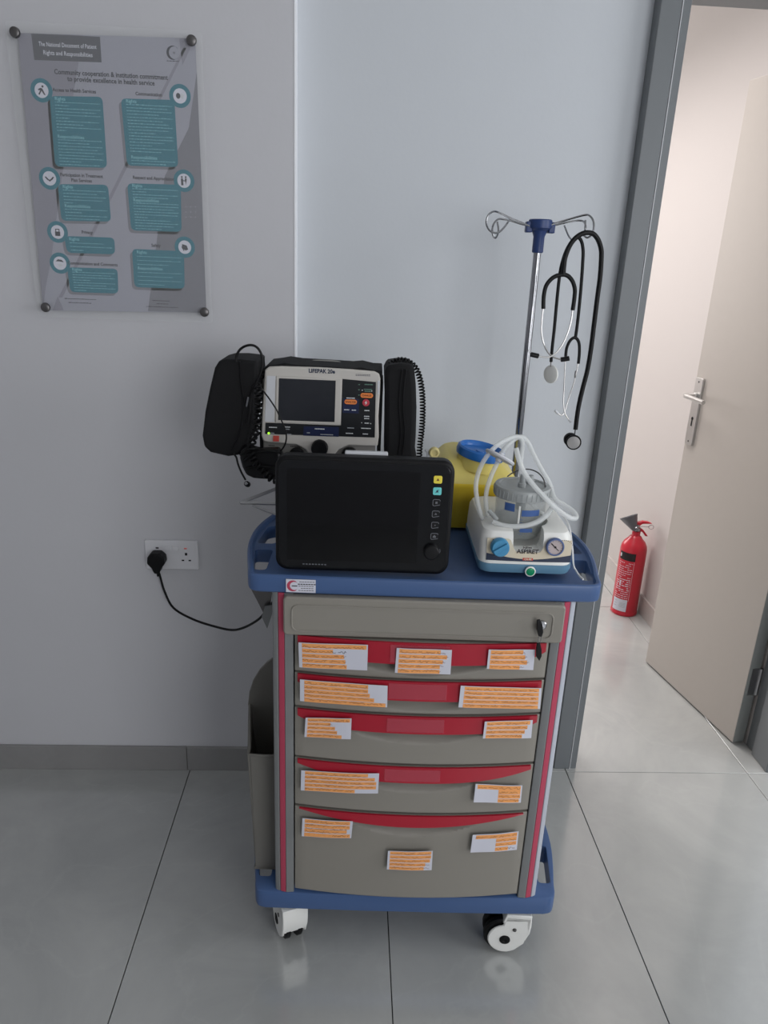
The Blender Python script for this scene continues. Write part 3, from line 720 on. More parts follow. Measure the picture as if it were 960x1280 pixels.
# ================================================================== patient monitor (own axes: x right, y back, z up)
def local(bm, o3):                                     # cart-axes geometry -> the thing's own axes
    bmesh.ops.translate(bm, vec=(-o3[0], -o3[1], -o3[2]), verts=bm.verts); return bm
ZD = .961                                              # top of the tray
MO = (-.124, .045, ZD)
mo = empty('patient_monitor', W(*MO), YAW, label='black flat patient monitor with dark screen standing at the tray front', cat='monitor')
mo.rotation_euler = Euler((R(-1.5), 0, YAW))
mw_, mh_ = .168, .2285
bm = bmesh.new(); prism(bm, rrect(-mw_, mw_, 0, mh_, .024, 8), 'y', -.018, .016)
obj('housing', bm, 'black_case', mo, bevel=.006, seg=3)
bm = bmesh.new(); prism(bm, rrect(-mw_+.03, mw_-.03, .02, mh_-.02, .02), 'y', .014, .042); obj('rear_housing', bm, 'black_case', mo, bevel=.008)
obj('front_glass', PR(rrect(-mw_+.008, mw_-.008, .008, mh_-.008, .018, 8), 'y', -.0192, -.0179), 'glass_border', mo, bevel=.0005, seg=1)
obj('display', B(-.145, .104, -.01945, -.01925, .023, .205), 'screen', mo, smooth=0)
kx = .1365
keys = [(.193, 'yellow_key'), (.1705, 'teal_key'), (.148, None), (.1255, None), (.103, None), (.0805, None)]
for i, (z, m_) in enumerate(keys):
    if m_:
        k_ = obj('key', PR(rrect(kx-.008, kx+.008, z-.0075, z+.0075, .003), 'y', -.0212, -.0192), m_, mo, bevel=.0006)
        bm = bmesh.new(); prism(bm, [(kx-.0028, z-.002), (kx+.0028, z-.002), (kx, z+.0032)], 'y', -.0215, -.0213)
        if i: prism(bm, [(kx-.0035, z-.003), (kx-.0028, z-.0035), (kx+.0035, z+.003), (kx+.0028, z+.0035)], 'y', -.0217, -.0215)
        obj('bell_symbol', bm, 'navy' if i else 'ink', k_, smooth=0)
    else:
        k_ = obj('key', PR(rrect(kx-.0075, kx+.0075, z-.007, z+.007, .003), 'y', -.0205, -.0192), 'black', mo, bevel=.0005)
        bm = bmesh.new(); P = [(x, -.0206, zz) for x, zz in rrect(kx-.0068, kx+.0068, z-.0063, z+.0063, .003)][:18]
        tube(bm, P+[(kx+.0068, -.0206, z-.004), ], .0006, n=5, sm=0)
        sh = [[(-2, -2), (2, -2), (2, 2), (-2, 2)], [(-2.5, -1.5), (0, 2.5), (2.5, -1.5)], [(-1, -1), (1, -1), (1, 1), (-1, 1)], [(-3, -2.5), (3, -2.5), (3, 0), (0, 3), (-3, 0)]][i-2]
        prism(bm, [(kx+a*.001, z+b*.001) for a, b in sh], 'y', -.0208, -.0206)
        obj('key_outline', bm, 'grey_line', k_, smooth=0)
bm = LA([(.0145, 0), (.0145, .010), (.0125, .012), (.004, .0125)], 32)
kn = obj('rotary_knob', bm, 'black', mo, loc=(kx-.004, -.0192, .050), rot=(pi/2, 0, 0))
bm = bmesh.new(); tube(bm, [(kx+.006, -.0199, .0435), (kx+.0125, -.0199, .048), (kx+.012, -.0199, .055)], .0006, n=5); obj('arrow_mark', bm, 'grey_line', mo)
bm = bmesh.new(); 
for i in range(8): box(bm, -.115+.006*i, -.1115+.006*i, -.0196, -.01945, .0135, .0155)
obj('maker_print', bm, 'grey_line', mo, smooth=0)
hp1, hp2 = cart_v(431, 568, .062), cart_v(485, 568, .062)
# white bar of its carrying handle just over the top edge
bm = bmesh.new(); x0, x1 = hp1.x-MO[0], hp2.x-MO[0]; prism(bm, rrect(x0, x1, mh_-.012, mh_+.0055, .003), 'y', .010, .022)
obj('carry_handle', bm, 'white_dim', mo, bevel=.002)

# ================================================================== raised steel platform that carries the defibrillator
PZ = 1.085
pf_ = empty('instrument_platform', W(-.23, .40, ZD), YAW, label='bare metal platform with wire side wings under the defibrillator', cat='stand')
PO = (-.23, .40, ZD)
bm = bmesh.new(); prism(bm, rrect(-.36, -.10, .275, .45, .012), 'z', PZ-.006, PZ); obj('deck_plate', local(bm, PO), 'steel', pf_, bevel=.0015)
bm = bmesh.new(); lathe(bm, [(.016, ZD+.004), (.016, PZ-.006)], 20, mx=Matrix.Translation((-.23, .36, 0))); obj('support_post', local(bm, PO), 'steel', pf_)
bm = bmesh.new(); prism(bm, rrect(-.30, -.16, .30, .42, .01), 'z', ZD, ZD+.005); obj('foot_plate', local(bm, PO), 'steel', pf_, bevel=.001)
wz = 1.02
def cz(px, py, z): p = CINV @ on_z(px, py, z); return p
tip = cz(300.5, 628.5, wz); e1 = cz(345, 611, wz+.012); e2 = cz(345, 629.5, wz-.002); tip2 = cz(316, 632, wz-.006); e3 = cz(345, 643, wz-.012)
for nm, a_, b_, t_ in (('rear_wing_bar', tip, e1, .0042), ('front_wing_bar', tip, e2, .0038), ('lower_wing_bar', tip2, e3, .003)):
    c_ = Vector((-.23, .36, b_.z)); bm = bmesh.new(); tube(bm, [a_, b_, b_+(b_-a_).normalized()*.03, c_], t_, n=4, sm=0); obj(nm, local(bm, PO), 'wing_grey', pf_, smooth=0)

# ================================================================== defibrillator
VD = .30
DO = (-.2315, VD+.09, PZ)
de = empty('defibrillator', W(*DO), YAW, label='light grey defibrillator with dark screen and orange keys on a raised platform', cat='defibrillator')
def dp(px, py, v=VD): p = cart_v(px, py, v); return (p.x-DO[0], p.z-DO[2])
def Dq(pts, v=VD): return [dp(*p, v=v) for p in pts]
yo = VD-DO[1]                                           # front plane in own axes (negative)
face = Dq([(331, 470), (331.5, 462), (337, 458), (352, 457.5), (400, 459), (440, 461.5), (468, 464), (474, 467), (475.5, 473), (475, 490), (473, 520), (473.5, 545), (472, 557), (436, 556), (424, 561), (417, 569), (417, 575), (388, 575), (388, 569), (382, 561), (371, 555.5), (336, 552.5), (329.5, 551), (327, 544), (328, 520)])
obj('front_bezel', PR(face, 'y', yo-.006, yo+.02), 'defib_grey', de, bevel=.003)
body = [(-.124, .004), (-.12, 0), (.12, 0), (.126, .006), (.126, .19), (.12, .206), (-.11, .208), (-.122, .20)]
obj('lower_case', PR(body, 'y', yo+.004, yo+.15), 'defib_low', de, bevel=.004)
scr = Dq([(349.5, 472), (420, 475), (418.5, 526.5), (348.5, 524)])
fr = Dq([(346, 469), (427.5, 472.5), (426, 529.5), (345, 527)])
# raised screen surround and the glass in it
bm = bmesh.new(); f2 = fr; n = 4
for i in range(4):
    a_, b_, c_, d_ = f2[i], f2[(i+1) % 4], scr[(i+1) % 4], scr[i]
    bm.faces.new([bm.verts.new((x, y_, z)) for (x, z), y_ in ((a_, yo-.0062), (b_, yo-.0062), (c_, yo-.0035), (d_, yo-.0035))])
    bm.faces.new([bm.verts.new((x, y_, z)) for (x, z), y_ in ((a_, yo-.0062), (b_, yo-.0062), (b_, yo-.0012), (a_, yo-.0012))])
obj('screen_surround', PR(fr, 'y', yo-.0085, yo-.006), 'defib_grey', de, bevel=.001); bm.free()
obj('screen', PR(scr, 'y', yo-.0095, yo-.0084), 'defib_screen', de, smooth=0)
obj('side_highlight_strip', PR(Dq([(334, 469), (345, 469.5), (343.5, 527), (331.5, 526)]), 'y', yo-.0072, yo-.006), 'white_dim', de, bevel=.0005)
pan = Dq([(428.5, 473), (470, 477), (468.5, 546), (332, 541.5), (332.5, 527.5), (426.5, 531)])
obj('control_panel', PR(pan, 'y', yo-.0072, yo-.0055), 'panel_dark', de, smooth=0)
obj('adviser_panel', PR(Dq([(429, 497), (449, 498), (448.5, 516), (428.5, 515)]), 'y', yo-.0076, yo-.0072), 'panel_blue', de, smooth=0)
obj('mode_panel', PR(Dq([(380, 532), (424, 533), (423.5, 545), (379.5, 543.5)]), 'y', yo-.0076, yo-.0072), 'panel_blue', de, smooth=0)
def dkey(name, pts, m_, par=de, d0=.0095, bev=.0006): return obj(name, PR(Dq(pts), 'y', yo-d0, yo-.0071), m_, par, bevel=bev)
def pill(cx_, cy_, w2, h2, m_): 
    c_ = dp(cx_, cy_); sx = .00178; pts = rrect(c_[0]-w2*sx, c_[0]+w2*sx, c_[1]-h2*.0019, c_[1]+h2*.0019, h2*.00185)
    k_ = obj('key', PR(pts, 'y', yo-.0095, yo-.0071), m_, de, bevel=.0005); return k_
def dtext(s, px, py, size, m_, par, d=.0098, bold=.0001, narrow=.9):
    c_ = dp(px, py); bm = bmesh.new(); put_text(bm, s, size, lambda x, y: Vector((c_[0]+x, yo-d, c_[1]+y)), 0, bold=bold, narrow=narrow)
    return obj('lettering', bm, m_, par, smooth=0)
k1 = pill(458.5, 493.5, 7.6, 2.7, 'orange_key'); dtext('CHARGE', 458.5, 493.5, .0058, 'ink', k1)
k2_ = pill(438.5, 501.5, 7.6, 2.7, 'orange_key'); dtext('ANALYZE', 438.5, 501.5, .0058, 'ink', k2_)
c_ = dp(457.5, 502.5); k3 = obj('shock_key', PR(disc_pts(c_[0], c_[1], .0078), 'y', yo-.0095, yo-.0071), 'red_key', de, bevel=.0005)
bm = bmesh.new(); prism(bm, [(c_[0]+a*.001, c_[1]+b*.001) for a, b in ((1.5, 5), (-3, -.5), (-.3, -.5), (-1.5, -5), (3, .8), (.5, .8))], 'y', yo-.0099, yo-.0096); obj('bolt_symbol', bm, 'text_white', k3, smooth=0)
# small key legends: words too small to read in the photograph, kept as short bars
bm = bmesh.new()
for px, py, w2, mi in ((461, 480, 5, 1), (460, 486, 5, 1), (460, 488.3, 4, 1), (449, 480, 1, 1), (449, 486.5, 1, 1), (449, 493, 1, 1), (453, 487, .7, 0), (465, 488, .7, 0),
                       (438.5, 496.8, 5, 0), (433.5, 511.3, 3, 0), (442.5, 511.8, 2.6, 0), (458.7, 512.3, 3, 0), (458.5, 519.5, 3.2, 0), (458.5, 522.3, 3, 0), (452.5, 527.5, .7, 0), (458.5, 528, 2.6, 0), (463.5, 528.5, .7, 0),
                       (457.5, 534.5, 6, 0), (438.5, 534, 4, 2), (437, 540.7, 4.4, 0), (457, 541.5, 3.4, 0), (342, 533.2, 5, 0), (359.5, 532.8, 4, 0), (359.5, 535.5, 3, 2), (341, 540.5, 2.4, 2), (361.5, 541.8, 3.2, 2), (400, 535.2, 6, 0), (409, 542.3, 8, 2), (386, 540, 2, 2)):
    c_ = dp(px, py); x = c_[0]-w2*.00178
    while x < c_[0]+w2*.00178-.0004:
        x2 = min(x+random.uniform(.0012, .0026), c_[0]+w2*.00178); flat(bm, [(x, c_[1]-.001), (x2, c_[1]-.001), (x2, c_[1]+.001), (x, c_[1]+.001)], lambda a, b: Vector((a, yo-.0078, b)), mi); x = x2+.0005
tag(obj('key_legends', bm, ['text_white', 'text_green', 'text_grey'], de, smooth=0), kind='stuff')
dtext('LIFEPAK 20e', 402.5, 463.6, .0118, 'navy', de, d=.0064, bold=.0004)
c_ = dp(454, 468); bm = bmesh.new()
for i in range(2):
    for k in range(8): flat(bm, [(c_[0]-.016+.004*k, c_[1]-.0012*i*2), (c_[0]-.0128+.004*k, c_[1]-.0012*i*2), (c_[0]-.0128+.004*k, c_[1]+.001-.0012*i*2), (c_[0]-.016+.004*k, c_[1]+.001-.0012*i*2)], lambda a, b: Vector((a, yo-.0063, b)), 0)
obj('maker_print', bm, 'navy', de, smooth=0)
c_ = dp(336.5, 540.7); obj('power_led', LA([(.0026, 0), (.002, .0012)], 12), 'led_green', de, loc=(c_[0], yo-.0073, c_[1]), rot=(pi/2, 0, 0))
dkey('red_label', [(342, 543.5), (349.5, 543.8), (349.3, 551), (341.8, 550.7)], 'logo_red', d0=.0076)
c_ = dp(400, 558.5); obj('speed_dial', LA([(.0185, 0), (.0185, .012), (.0165, .016), (.0155, .016)], 32), 'black', de, loc=(c_[0], yo-.006, c_[1]), rot=(pi/2, 0, 0))
for px, w2 in ((347, .013), (371, .017), (437, .018)):
    c_ = dp(px, 566.5); obj('connector', LA([(w2, 0), (w2, .008), (w2-.003, .011)], 24), 'black', de, loc=(c_[0], yo+.004, c_[1]-.004), rot=(pi/2, 0, 0))
bm = bmesh.new()
for px, py, w2 in ((339, 557.5, 4), (366, 558.5, 6), (377, 559.5, 3)):
    c_ = dp(px, py)
    for k in range(int(w2)): flat(bm, [(c_[0]-.006+.0034*k, c_[1]-.001), (c_[0]-.0035+.0034*k, c_[1]-.001), (c_[0]-.0035+.0034*k, c_[1]+.001), (c_[0]-.006+.0034*k, c_[1]+.001)], lambda a, b: Vector((a, yo+.0036, b)), 0)
tag(obj('socket_legends', bm, 'ink_dark', de, smooth=0), kind='stuff')
obj('printer_door', PR(Dq([(471.8, 475), (475, 475.5), (474, 492), (472, 492)]), 'y', yo-.0075, yo-.0055), 'white_dim', de, smooth=0)
# black fabric top cover and the carrying handle
tc = Dq([(328, 462), (333, 457), (345, 455.5), (356, 453.5), (372, 456), (400, 457.5), (440, 460), (452, 459), (466, 462.5), (478, 463), (478, 475), (470, 470), (400, 463), (340, 463)], v=VD+.005)
obj('fabric_cover', PR([(x, z) for x, z in tc], 'y', yo+.001, yo+.12), 'black_soft', de, bevel=.002)
for pa, pb in ((474.5, 479), (323.5, 328)):
    q1, q2 = dp(pa, 480, VD+.012), dp(pb, 480, VD+.012)
    obj('side_cover_fabric', B(q1[0], q2[0], yo+.012, yo+.11, .0, .203), 'black_soft', de, bevel=.001)
hd = [dp(382, 454.8, VD+.09), dp(392, 452.6, VD+.09), dp(420, 453.4, VD+.09), dp(434, 456.6, VD+.09)]
obj('carry_handle', T([(x, yo+.09, z+(0 if 0 < i < 3 else -.004)) for i, (x, z) in enumerate(hd)], .005, n=8, sm=4), 'defib_low', de)

# ---- black cases each side
def case(name, label, pts, v0, v1, bev, m_='black_soft', **k):
    P = [cart_v(a, b, v0) for a, b in pts]; cx_ = sum(p.x for p in P)/len(P); z0 = min(p.z for p in P)
    o = empty(name, W(cx_, v0+.03, z0), YAW, label=label, cat='case', **k)
    bm = bmesh.new(); prism(bm, [(p.x-cx_, p.z-z0) for p in P], 'y', -.03, v1-v0-.03)
    obj('case_body', bm, m_, o, bevel=bev, seg=3); return o, Vector((cx_, v0+.03, z0))
lc, lo = case('accessory_case', 'tall black case tilted against the left of the defibrillator with a cord loop',
   [(263, 566), (255, 559), (252.5, 545), (256, 515), (262, 485), (268, 460), (273, 452), (282, 449.5), (300, 449.5), (322, 452), (321, 457), (322, 470), (318, 500), (318, 530), (308, 556), (300, 569), (285, 571)], VD-.02, VD+.10, .012)
bm = bmesh.new()
def lcv(px, py, v): p = cart_v(px, py, v); return Vector((p.x, p.y, p.z))-lo
zp = [lcv(a, b, VD-.0215) for a, b in ((300, 452), (301, 475), (304, 500), (303, 525), (298, 545), (290, 562))]
tube(bm, zp, .0018, n=6); obj('zip_seam', bm, 'black', lc)
bm = bmesh.new(); tube(bm, [lcv(a, b, VD-.023) for a, b in ((310, 496), (309, 502), (308, 508))], .0022, n=6, sm=2); obj('zip_pull', bm, 'chrome', lc)
rc, ro = case('accessory_case', 'black fabric case with a zip right of the defibrillator',
   [(480, 578), (480.5, 540), (481, 500), (480, 466), (483, 460), (486, 457), (500, 455), (514, 456), (518, 461), (520, 480), (521, 510), (520, 545), (519, 560), (522, 578)], VD-.01, VD+.11, .012)
def rcv(px, py, v): p = cart_v(px, py, v); return Vector((p.x, p.y, p.z))-ro
for x_ in (500, 505):
    bm = bmesh.new(); tube(bm, [rcv(a+x_-500, b, VD-.0115) for a, b in ((503, 462), (500, 485), (499, 510), (501, 540), (498, 568))], .0015, n=6); obj('zip_seam', bm, 'black', rc)
# strap between the case bottoms and the device
def coil(name, label, path, rad, wire, turns, m_='rubber', cat='cable', tail0=None, tail1=None):
    P = smoothpts([Vector(p) for p in path], 10); L = [0]
    for a_, b_ in zip(P, P[1:]): L.append(L[-1]+(b_-a_).length)
    tot = L[-1]; N_ = int(turns*12); out = []; up = Vector((0, 1, 0)); j = 0
    for k in range(N_+1):
        s = tot*k/N_
        while j < len(L)-2 and L[j+1] < s: j += 1
        f = (s-L[j])/max(1e-9, L[j+1]-L[j]); p = P[j].lerp(P[j+1], f); t = (P[j+1]-P[j]).normalized()
        u_ = (up-t*up.dot(t)).normalized(); v_ = t.cross(u_); a = 2*pi*turns*k/N_
        out.append(p+(u_*cos(a)+v_*sin(a))*rad)
    o3 = out[-1].copy()
    if tail1: out += [Vector(p) for p in tail1]
    if tail0: out = [Vector(p) for p in tail0]+out
    o = empty(name, W(*o3), YAW, label=label, cat=cat)
    bm = bmesh.new(); tube(bm, [p-o3 for p in out], wire, n=6, sm=0); obj('coiled_cord', bm, m_, o); return o, o3
c1, c1o = coil('coiled_cable', 'black coiled cable arched over and down the right case', [cart_v(a, b, VD+.03) for a, b in ((487, 456), (496, 450.5), (508, 451), (518, 458), (524, 470), (527.5, 488), (528.5, 510), (527.5, 535), (525, 556), (524, 575))], .0052, .0019, 40)
c2, c2o = coil('coiled_cable', 'black coiled cable looping below the left side of the defibrillator', [cart_v(a, b, VD-.05) for a, b in ((322, 480), (323, 505), (321, 530), (316, 552), (314, 566), (318, 578), (328, 588), (338, 598), (352, 603))], .0062, .0026, 22)
for i, (a, b) in enumerate(((326.5, 503), (326.5, 510), (324.5, 517), (323, 522.5), (324.5, 539))):
    p = cart_v(a, b, VD-.06)-c2o; bm = bmesh.new(); bmesh.ops.create_icosphere(bm, subdivisions=1, radius=.0016); bmesh.ops.translate(bm, vec=p, verts=bm.verts); obj('snap_stud', bm, 'white_dim', c2)
# paddle cable bundle under the left case
bn = empty('cable_bundle', W(-.35, VD-.01, PZ), YAW, label='bundled black connector block and leads beneath the left side of the defibrillator', cat='cable')
bo = Vector((-.35, VD-.01, PZ))
P = [cart_v(a, b, VD-.03) for a, b in ((302, 562), (307, 556), (326, 561), (350, 560), (352, 575), (352, 598), (330, 597), (318, 596), (309, 592), (304, 582), (301, 571))]
bm = bmesh.new(); prism(bm, [(p.x, p.z) for p in P], 'y', VD-.045, VD-.012); bmesh.ops.translate(bm, vec=-bo, verts=bm.verts); obj('connector_block', bm, 'black', bn, bevel=.006)
def bt(pts, v, r_, nm='lead', m_='rubber'):
    bm = bmesh.new(); tube(bm, [cart_v(a, b, v)-bo for a, b in pts], r_, n=8); return obj(nm, bm, m_, bn)
bt(((300, 569), (308, 563), (313, 552), (320, 545), (326, 540)), VD-.05, .0028)
bt(((304, 577), (318, 566), (335, 564), (352, 566)), VD-.05, .003)
bt(((308, 586), (325, 583), (345, 585)), VD-.05, .0024)
# ECG lead: loop over the left case, across the bezel, down to the round plug
el = empty('lead_cable', W(-.30, VD-.06, PZ), YAW, label='thin black lead looping above the left case and across the defibrillator front', cat='cable')
eo = Vector((-.30, VD-.06, PZ))
def et(pts, v, r_, nm, m_='rubber'):
    bm = bmesh.new(); tube(bm, [cart_v(a, b, v)-eo for a, b in pts], r_, n=8); return obj(nm, bm, m_, el)
et(((295, 452), (295.5, 445), (300, 437), (307, 432.5), (315, 431.5), (322, 435), (327, 444), (328, 457), (324, 470), (317, 484), (313.5, 497), (312, 515), (309, 530)), VD-.03, .0026, 'loop_lead')
et(((323, 478), (328, 487), (337, 499), (346, 513), (352, 526), (356.5, 537), (358, 548), (355, 558), (348, 566), (338, 571)), VD-.04, .0017, 'front_lead')
et(((292, 567), (295.5, 572), (297.5, 580), (301.5, 590), (307, 600)), VD-.03, .0022, 'hanging_lead')
p = cart_v(309, 605, VD-.03)-eo
bm = LA([(.004, -.008), (.0062, -.005), (.0062, .004), (.0045, .006)], 16); po = obj('snap_plug', bm, 'rubber', el, loc=p, rot=(R(60), 0, R(-15)))
obj('snap_face', LA([(.0042, .0062), (.0034, .0072)], 14), 'chrome', po)

# ================================================================== suction machine (aspirator)
AO = (.197, .16, ZD)
asx = empty('suction_machine', W(*AO), YAW, label='white and blue suction machine with a jar and looped clear tubes on the tray', cat='suction machine')
def ap(u, v, z): return Vector((u-AO[0], v-AO[1], z-AO[2]))
# lofted casing: sections from floor to top; front face leans back, sides taper in
def loft(sections, m_, name, par, bevel=.0, smooth=40, seg=2):
    bm = bmesh.new(); rings = [[bm.verts.new(p) for p in s] for s in sections]; n = len(rings[0])
    for A, C in zip(rings, rings[1:]):
        for k in range(n): bm.faces.new((A[k], A[(k+1) % n], C[(k+1) % n], C[k]))
    bm.faces.new(rings[0][::-1]); bm.faces.new(rings[-1]); bmesh.ops.recalc_face_normals(bm, faces=bm.faces)
    return obj(name, bm, m_, par, bevel=bevel, smooth=smooth, seg=seg)
def foot(u0, u1, v0, v1, r, z, bowf=0.0):
    P = rrect(u0, u1, v0, v1, r, 6)
    if bowf: P = [(x, y-bowf*(1-((x-(u0+u1)/2)/((u1-u0)/2))**2) if y < (v0+v1)/2 else y) for x, y in P]
    return [ap(x, y, z) for x, y in P]
def asec(z, ins=0.0, r=.022):
    t = (z-ZD)/.1
    return foot(.104+ins*.9, .290-ins*.9, .037+ins+.010*t, .279-ins, r, z, .004)
loft([asec(ZD+.004, .010), asec(ZD+.006, .003), asec(ZD+.014, 0), asec(ZD+.024, -.0005)], 'aqua', 'base_band', asx)
def topz(v): return 1.058+.0*(v-.04)
low = [asec(ZD+.0241, .0015), asec(ZD+.045, .002), asec(1.038, .004)]
tops = [[ap(p.x+AO[0], p.y+AO[1], 1.048) for p in asec(1.047, .009)], [ap(p.x+AO[0], p.y+AO[1], 1.052) for p in asec(1.0515, .018)]]
casing = loft(low+tops, 'white_plastic', 'casing', asx)
for sx in (-1, 1):
    for v_ in (.07, .26): obj('rubber_foot', LA([(.009, 0), (.009, .0045)], 16), 'rubber', asx, loc=ap(AO[0]+sx*.07, v_, ZD))
# cut the cradle for the jar: open at the front
jc = cart_v(654, 600, .122); JU, JV = jc.x, .122; JZ = .996
cut = obj('cut', LA([(.050, 1.006-AO[2]), (.057, 1.03-AO[2]), (.058, 1.2-AO[2])], 48), 'white_plastic', asx)
for v_ in cut.data.vertices: v_.co.x += JU-AO[0]; v_.co.y += JV-AO[1]
bmc = bmesh.new(); prism(bmc, [(-.024, 1.0115-AO[2]), (.024, 1.0115-AO[2]), (.029, 1.018-AO[2]), (.036, 1.2-AO[2]), (-.036, 1.2-AO[2]), (-.029, 1.018-AO[2])], 'y', -.2, JV-AO[1])
cut2 = obj('cut', bmc, 'white_plastic', asx)
for v_ in cut2.data.vertices: v_.co.x += .1985-AO[0]
boolean(casing, [cut, cut2]); casing.parent = asx
# front plate
def fy(z): return .037+.0035+.010*(z-ZD)/.1             # casing front depth at height z (before the bow)
def ffn(d): 
    def f(x, z): u = x; return ap(u, fy(z)-.004*(1-((u-.197)/.093)**2)-.0012-.0003*d, z)
    return f
def fpx(px, py): p = cart_v(px, py, .040); return (p.x, p.z)
bm = bmesh.new()
def gridpatch(bm, u0, u1, z0f, z1f, mi, lay, n=14):
    f = ffn(lay)
    for k in range(n):
        a_, b_ = u0+(u1-u0)*k/n, u0+(u1-u0)*(k+1)/n
        if z1f(a_) <= z0f(a_)+1e-5 and z1f(b_) <= z0f(b_)+1e-5: continue
        bm.faces.new([bm.verts.new(f(*p)) for p in ((a_, z0f(a_)), (b_, z0f(b_)), (b_, z1f(b_)), (a_, z1f(a_)))]).material_index = mi
ZP0, ZP1 = 1.000, 1.037
def ztop(u):
    d = abs(u-.1985); return ZP1-.001 if d > .036 else (1.0105 if d < .025 else 1.0105+(ZP1-.001-1.0105)*(d-.025)/.011)
zb0 = .9915
gridpatch(bm, .118, .284, lambda u: zb0, ztop, 0, 1, 40)
gridpatch(bm, .118, .284, lambda u: zb0, lambda u: zb0+.0045+.010*abs((u-.201)/.083)**1.6, 1, 2, 24)
obj('front_plate', bm, ['beige', 'navy'], asx, smooth=0)
def onfront(u, z, d=0): p = ffn(0)(u, z); return Vector((p.x, p.y-d, p.z))
fr_rot = (pi/2-R(6), 0, 0)
a_ = fpx(624.5, 683.5)
kb = obj('vacuum_knob', LA([(.0185, 0), (.0185, .004), (.0172, .014), (.0155, .016)], 36), 'knob_blue', asx, loc=onfront(*a_, .0008), rot=fr_rot)
bm = bmesh.new(); prism(bm, [(-.0045, -.0155), (.0045, -.0155), (.003, .0155), (-.003, .0155)], 'z', .0158, .021); 
obj('finger_grip', bm, 'knob_blue', kb, bevel=.001, rot=(0, 0, R(-55)))
a_ = fpx(693.5, 683.5)
ga = obj('vacuum_gauge', LA([(.0178, 0), (.0178, .007), (.0165, .009), (.0145, .009), (.0145, .0062)], 36), 'gauge_ring', asx, loc=onfront(*a_, .0006), rot=fr_rot)
obj('dial', LA([(.0144, .0063), (.0143, .0067)], 32), 'gauge_face', ga)
bm = bmesh.new(); prism(bm, [(-.0095, .0068), (-.0075, .0080), (.0075, -.0068), (.0068, -.0076)], 'z', .0069, .0074); lathe(bm, [(.0022, .0072), (.002, .0078)], 12); obj('needle', bm, 'ink_dark', ga, smooth=0)
bm = bmesh.new()
for k in range(11): t = R(-30+24*k); c, s_ = cos(t), sin(t); flat(bm, [(c*.0115-s_*.0003, s_*.0115+c*.0003), (c*.0115+s_*.0003, s_*.0115-c*.0003), (c*.0135+s_*.0003, s_*.0135-c*.0003), (c*.0135-s_*.0003, s_*.0135+c*.0003)], lambda x, y: Vector((x, y, .0069)), 0)
tag(obj('scale_marks', bm, 'ink_dark', ga, smooth=0), kind='stuff')
a_ = fpx(661, 719.5)
zz = max(a_[1], ZD+.0125)
bm = LA([(.0105, 0), (.0105, .0025), (.0085, .0032), (.0085, .002)], 28); sw = obj('power_switch', bm, 'white_plastic', asx, loc=Vector(ap(a_[0], .0332, zz)), rot=(pi/2, 0, 0))
obj('green_button', LA([(.0082, .0022), (.0078, .0034), (.005, .0042)], 24), 'green', sw)
bm = bmesh.new(); t1_ = fpx(659.5, 689.5); put_text(bm, 'ASPIRET', .0118, lambda x, y: onfront(t1_[0]+x, t1_[1]+y, .0014), 0, bold=.0003)
obj('lettering', bm, 'ink_dark', asx, smooth=0)
bm = bmesh.new(); put_text(bm, 'NEW', .0062, lambda x, y: onfront(t1_[0]-.001+x, t1_[1]+.0078+y, .0014), 0, bold=.0002, narrow=1.2); obj('lettering', bm, 'ink_dark', asx, smooth=0)
bm = bmesh.new(); f = ffn(4); t2_ = fpx(659.5, 698.5); flat(bm, [(t2_[0]-.010, t2_[1]-.0025), (t2_[0]+.010, t2_[1]-.0025), (t2_[0]+.010, t2_[1]+.0025), (t2_[0]-.010, t2_[1]+.0025)], f, 0); put_text(bm, 'CA-MI', .0052, lambda x, y: ffn(7)(t2_[0]+x, t2_[1]+y), 1, bold=.0002); obj('maker_badge', bm, ['logo_red', 'beige'], asx, smooth=0)
bm = bmesh.new()
for i in range(9): flat(bm, [(.128+.0024*i, 1.0325), (.1298+.0024*i, 1.0325), (.1298+.0024*i, 1.034), (.128+.0024*i, 1.034)], ffn(4), 0)
for i in range(11):
    t = R(35+11*i); flat(bm, [(.268+.0205*cos(t+e)-(0), 1.0145+.0215*sin(t+e)+g) for e, g in ((-.04, 0), (.04, 0), (.04, .0012), (-.04, .0012))], ffn(4), 0)
tag(obj('panel_print', bm, 'ink_dark', asx, smooth=0), kind='stuff')
# jar and its lid
def J(prof, m_, name, par=asx, n=40, **k): return obj(name, LA(prof, n, **k), m_, par, loc=ap(JU, JV, JZ))
jar = J([(.030, .023), (.040, .024), (.046, .034), (.0505, .06), (.0515, .116), (.050, .116), (.049, .06), (.0445, .035), (.038, .0265), (.001, .0265)], 'jar', 'collection_jar', cap=True)
J([(.0555, .106), (.0565, .108), (.0565, .124), (.0545, .1275), (.047, .129), (.044, .1265), (.001, .1265)], 'lid_grey', 'jar_lid', cap=True)
bm = bmesh.new()
for k in range(36):
    t = 2*pi*k/36; box(bm, -.0009, .0009, .0562, .0574, .109, .123, mx=Matrix.Rotation(t, 4, 'Z'))
tag(obj('lid_ribs', bm, 'lid_grey', asx, loc=ap(JU, JV, JZ), smooth=0), kind='stuff')
for dx, dy, h in ((-.004, -.012, .024), (.018, .012, .016)):
    obj('lid_spout', LA([(.008, .126), (.008, .134), (.0055, .136), (.005, .128+h)], 18), 'lid_grey', asx, loc=ap(JU+dx, JV+dy, JZ))
bm = bmesh.new(); P = [Vector((.044*cos(t), .044*sin(t), .1265+.022*max(0, sin((t+.2)*1.2)))) for t in [R(-10+15*k) for k in range(10)]]; tube(bm, P, .0014, n=6, sm=3); obj('wire_clip', bm, 'dark_steel', asx, loc=ap(JU, JV, JZ))
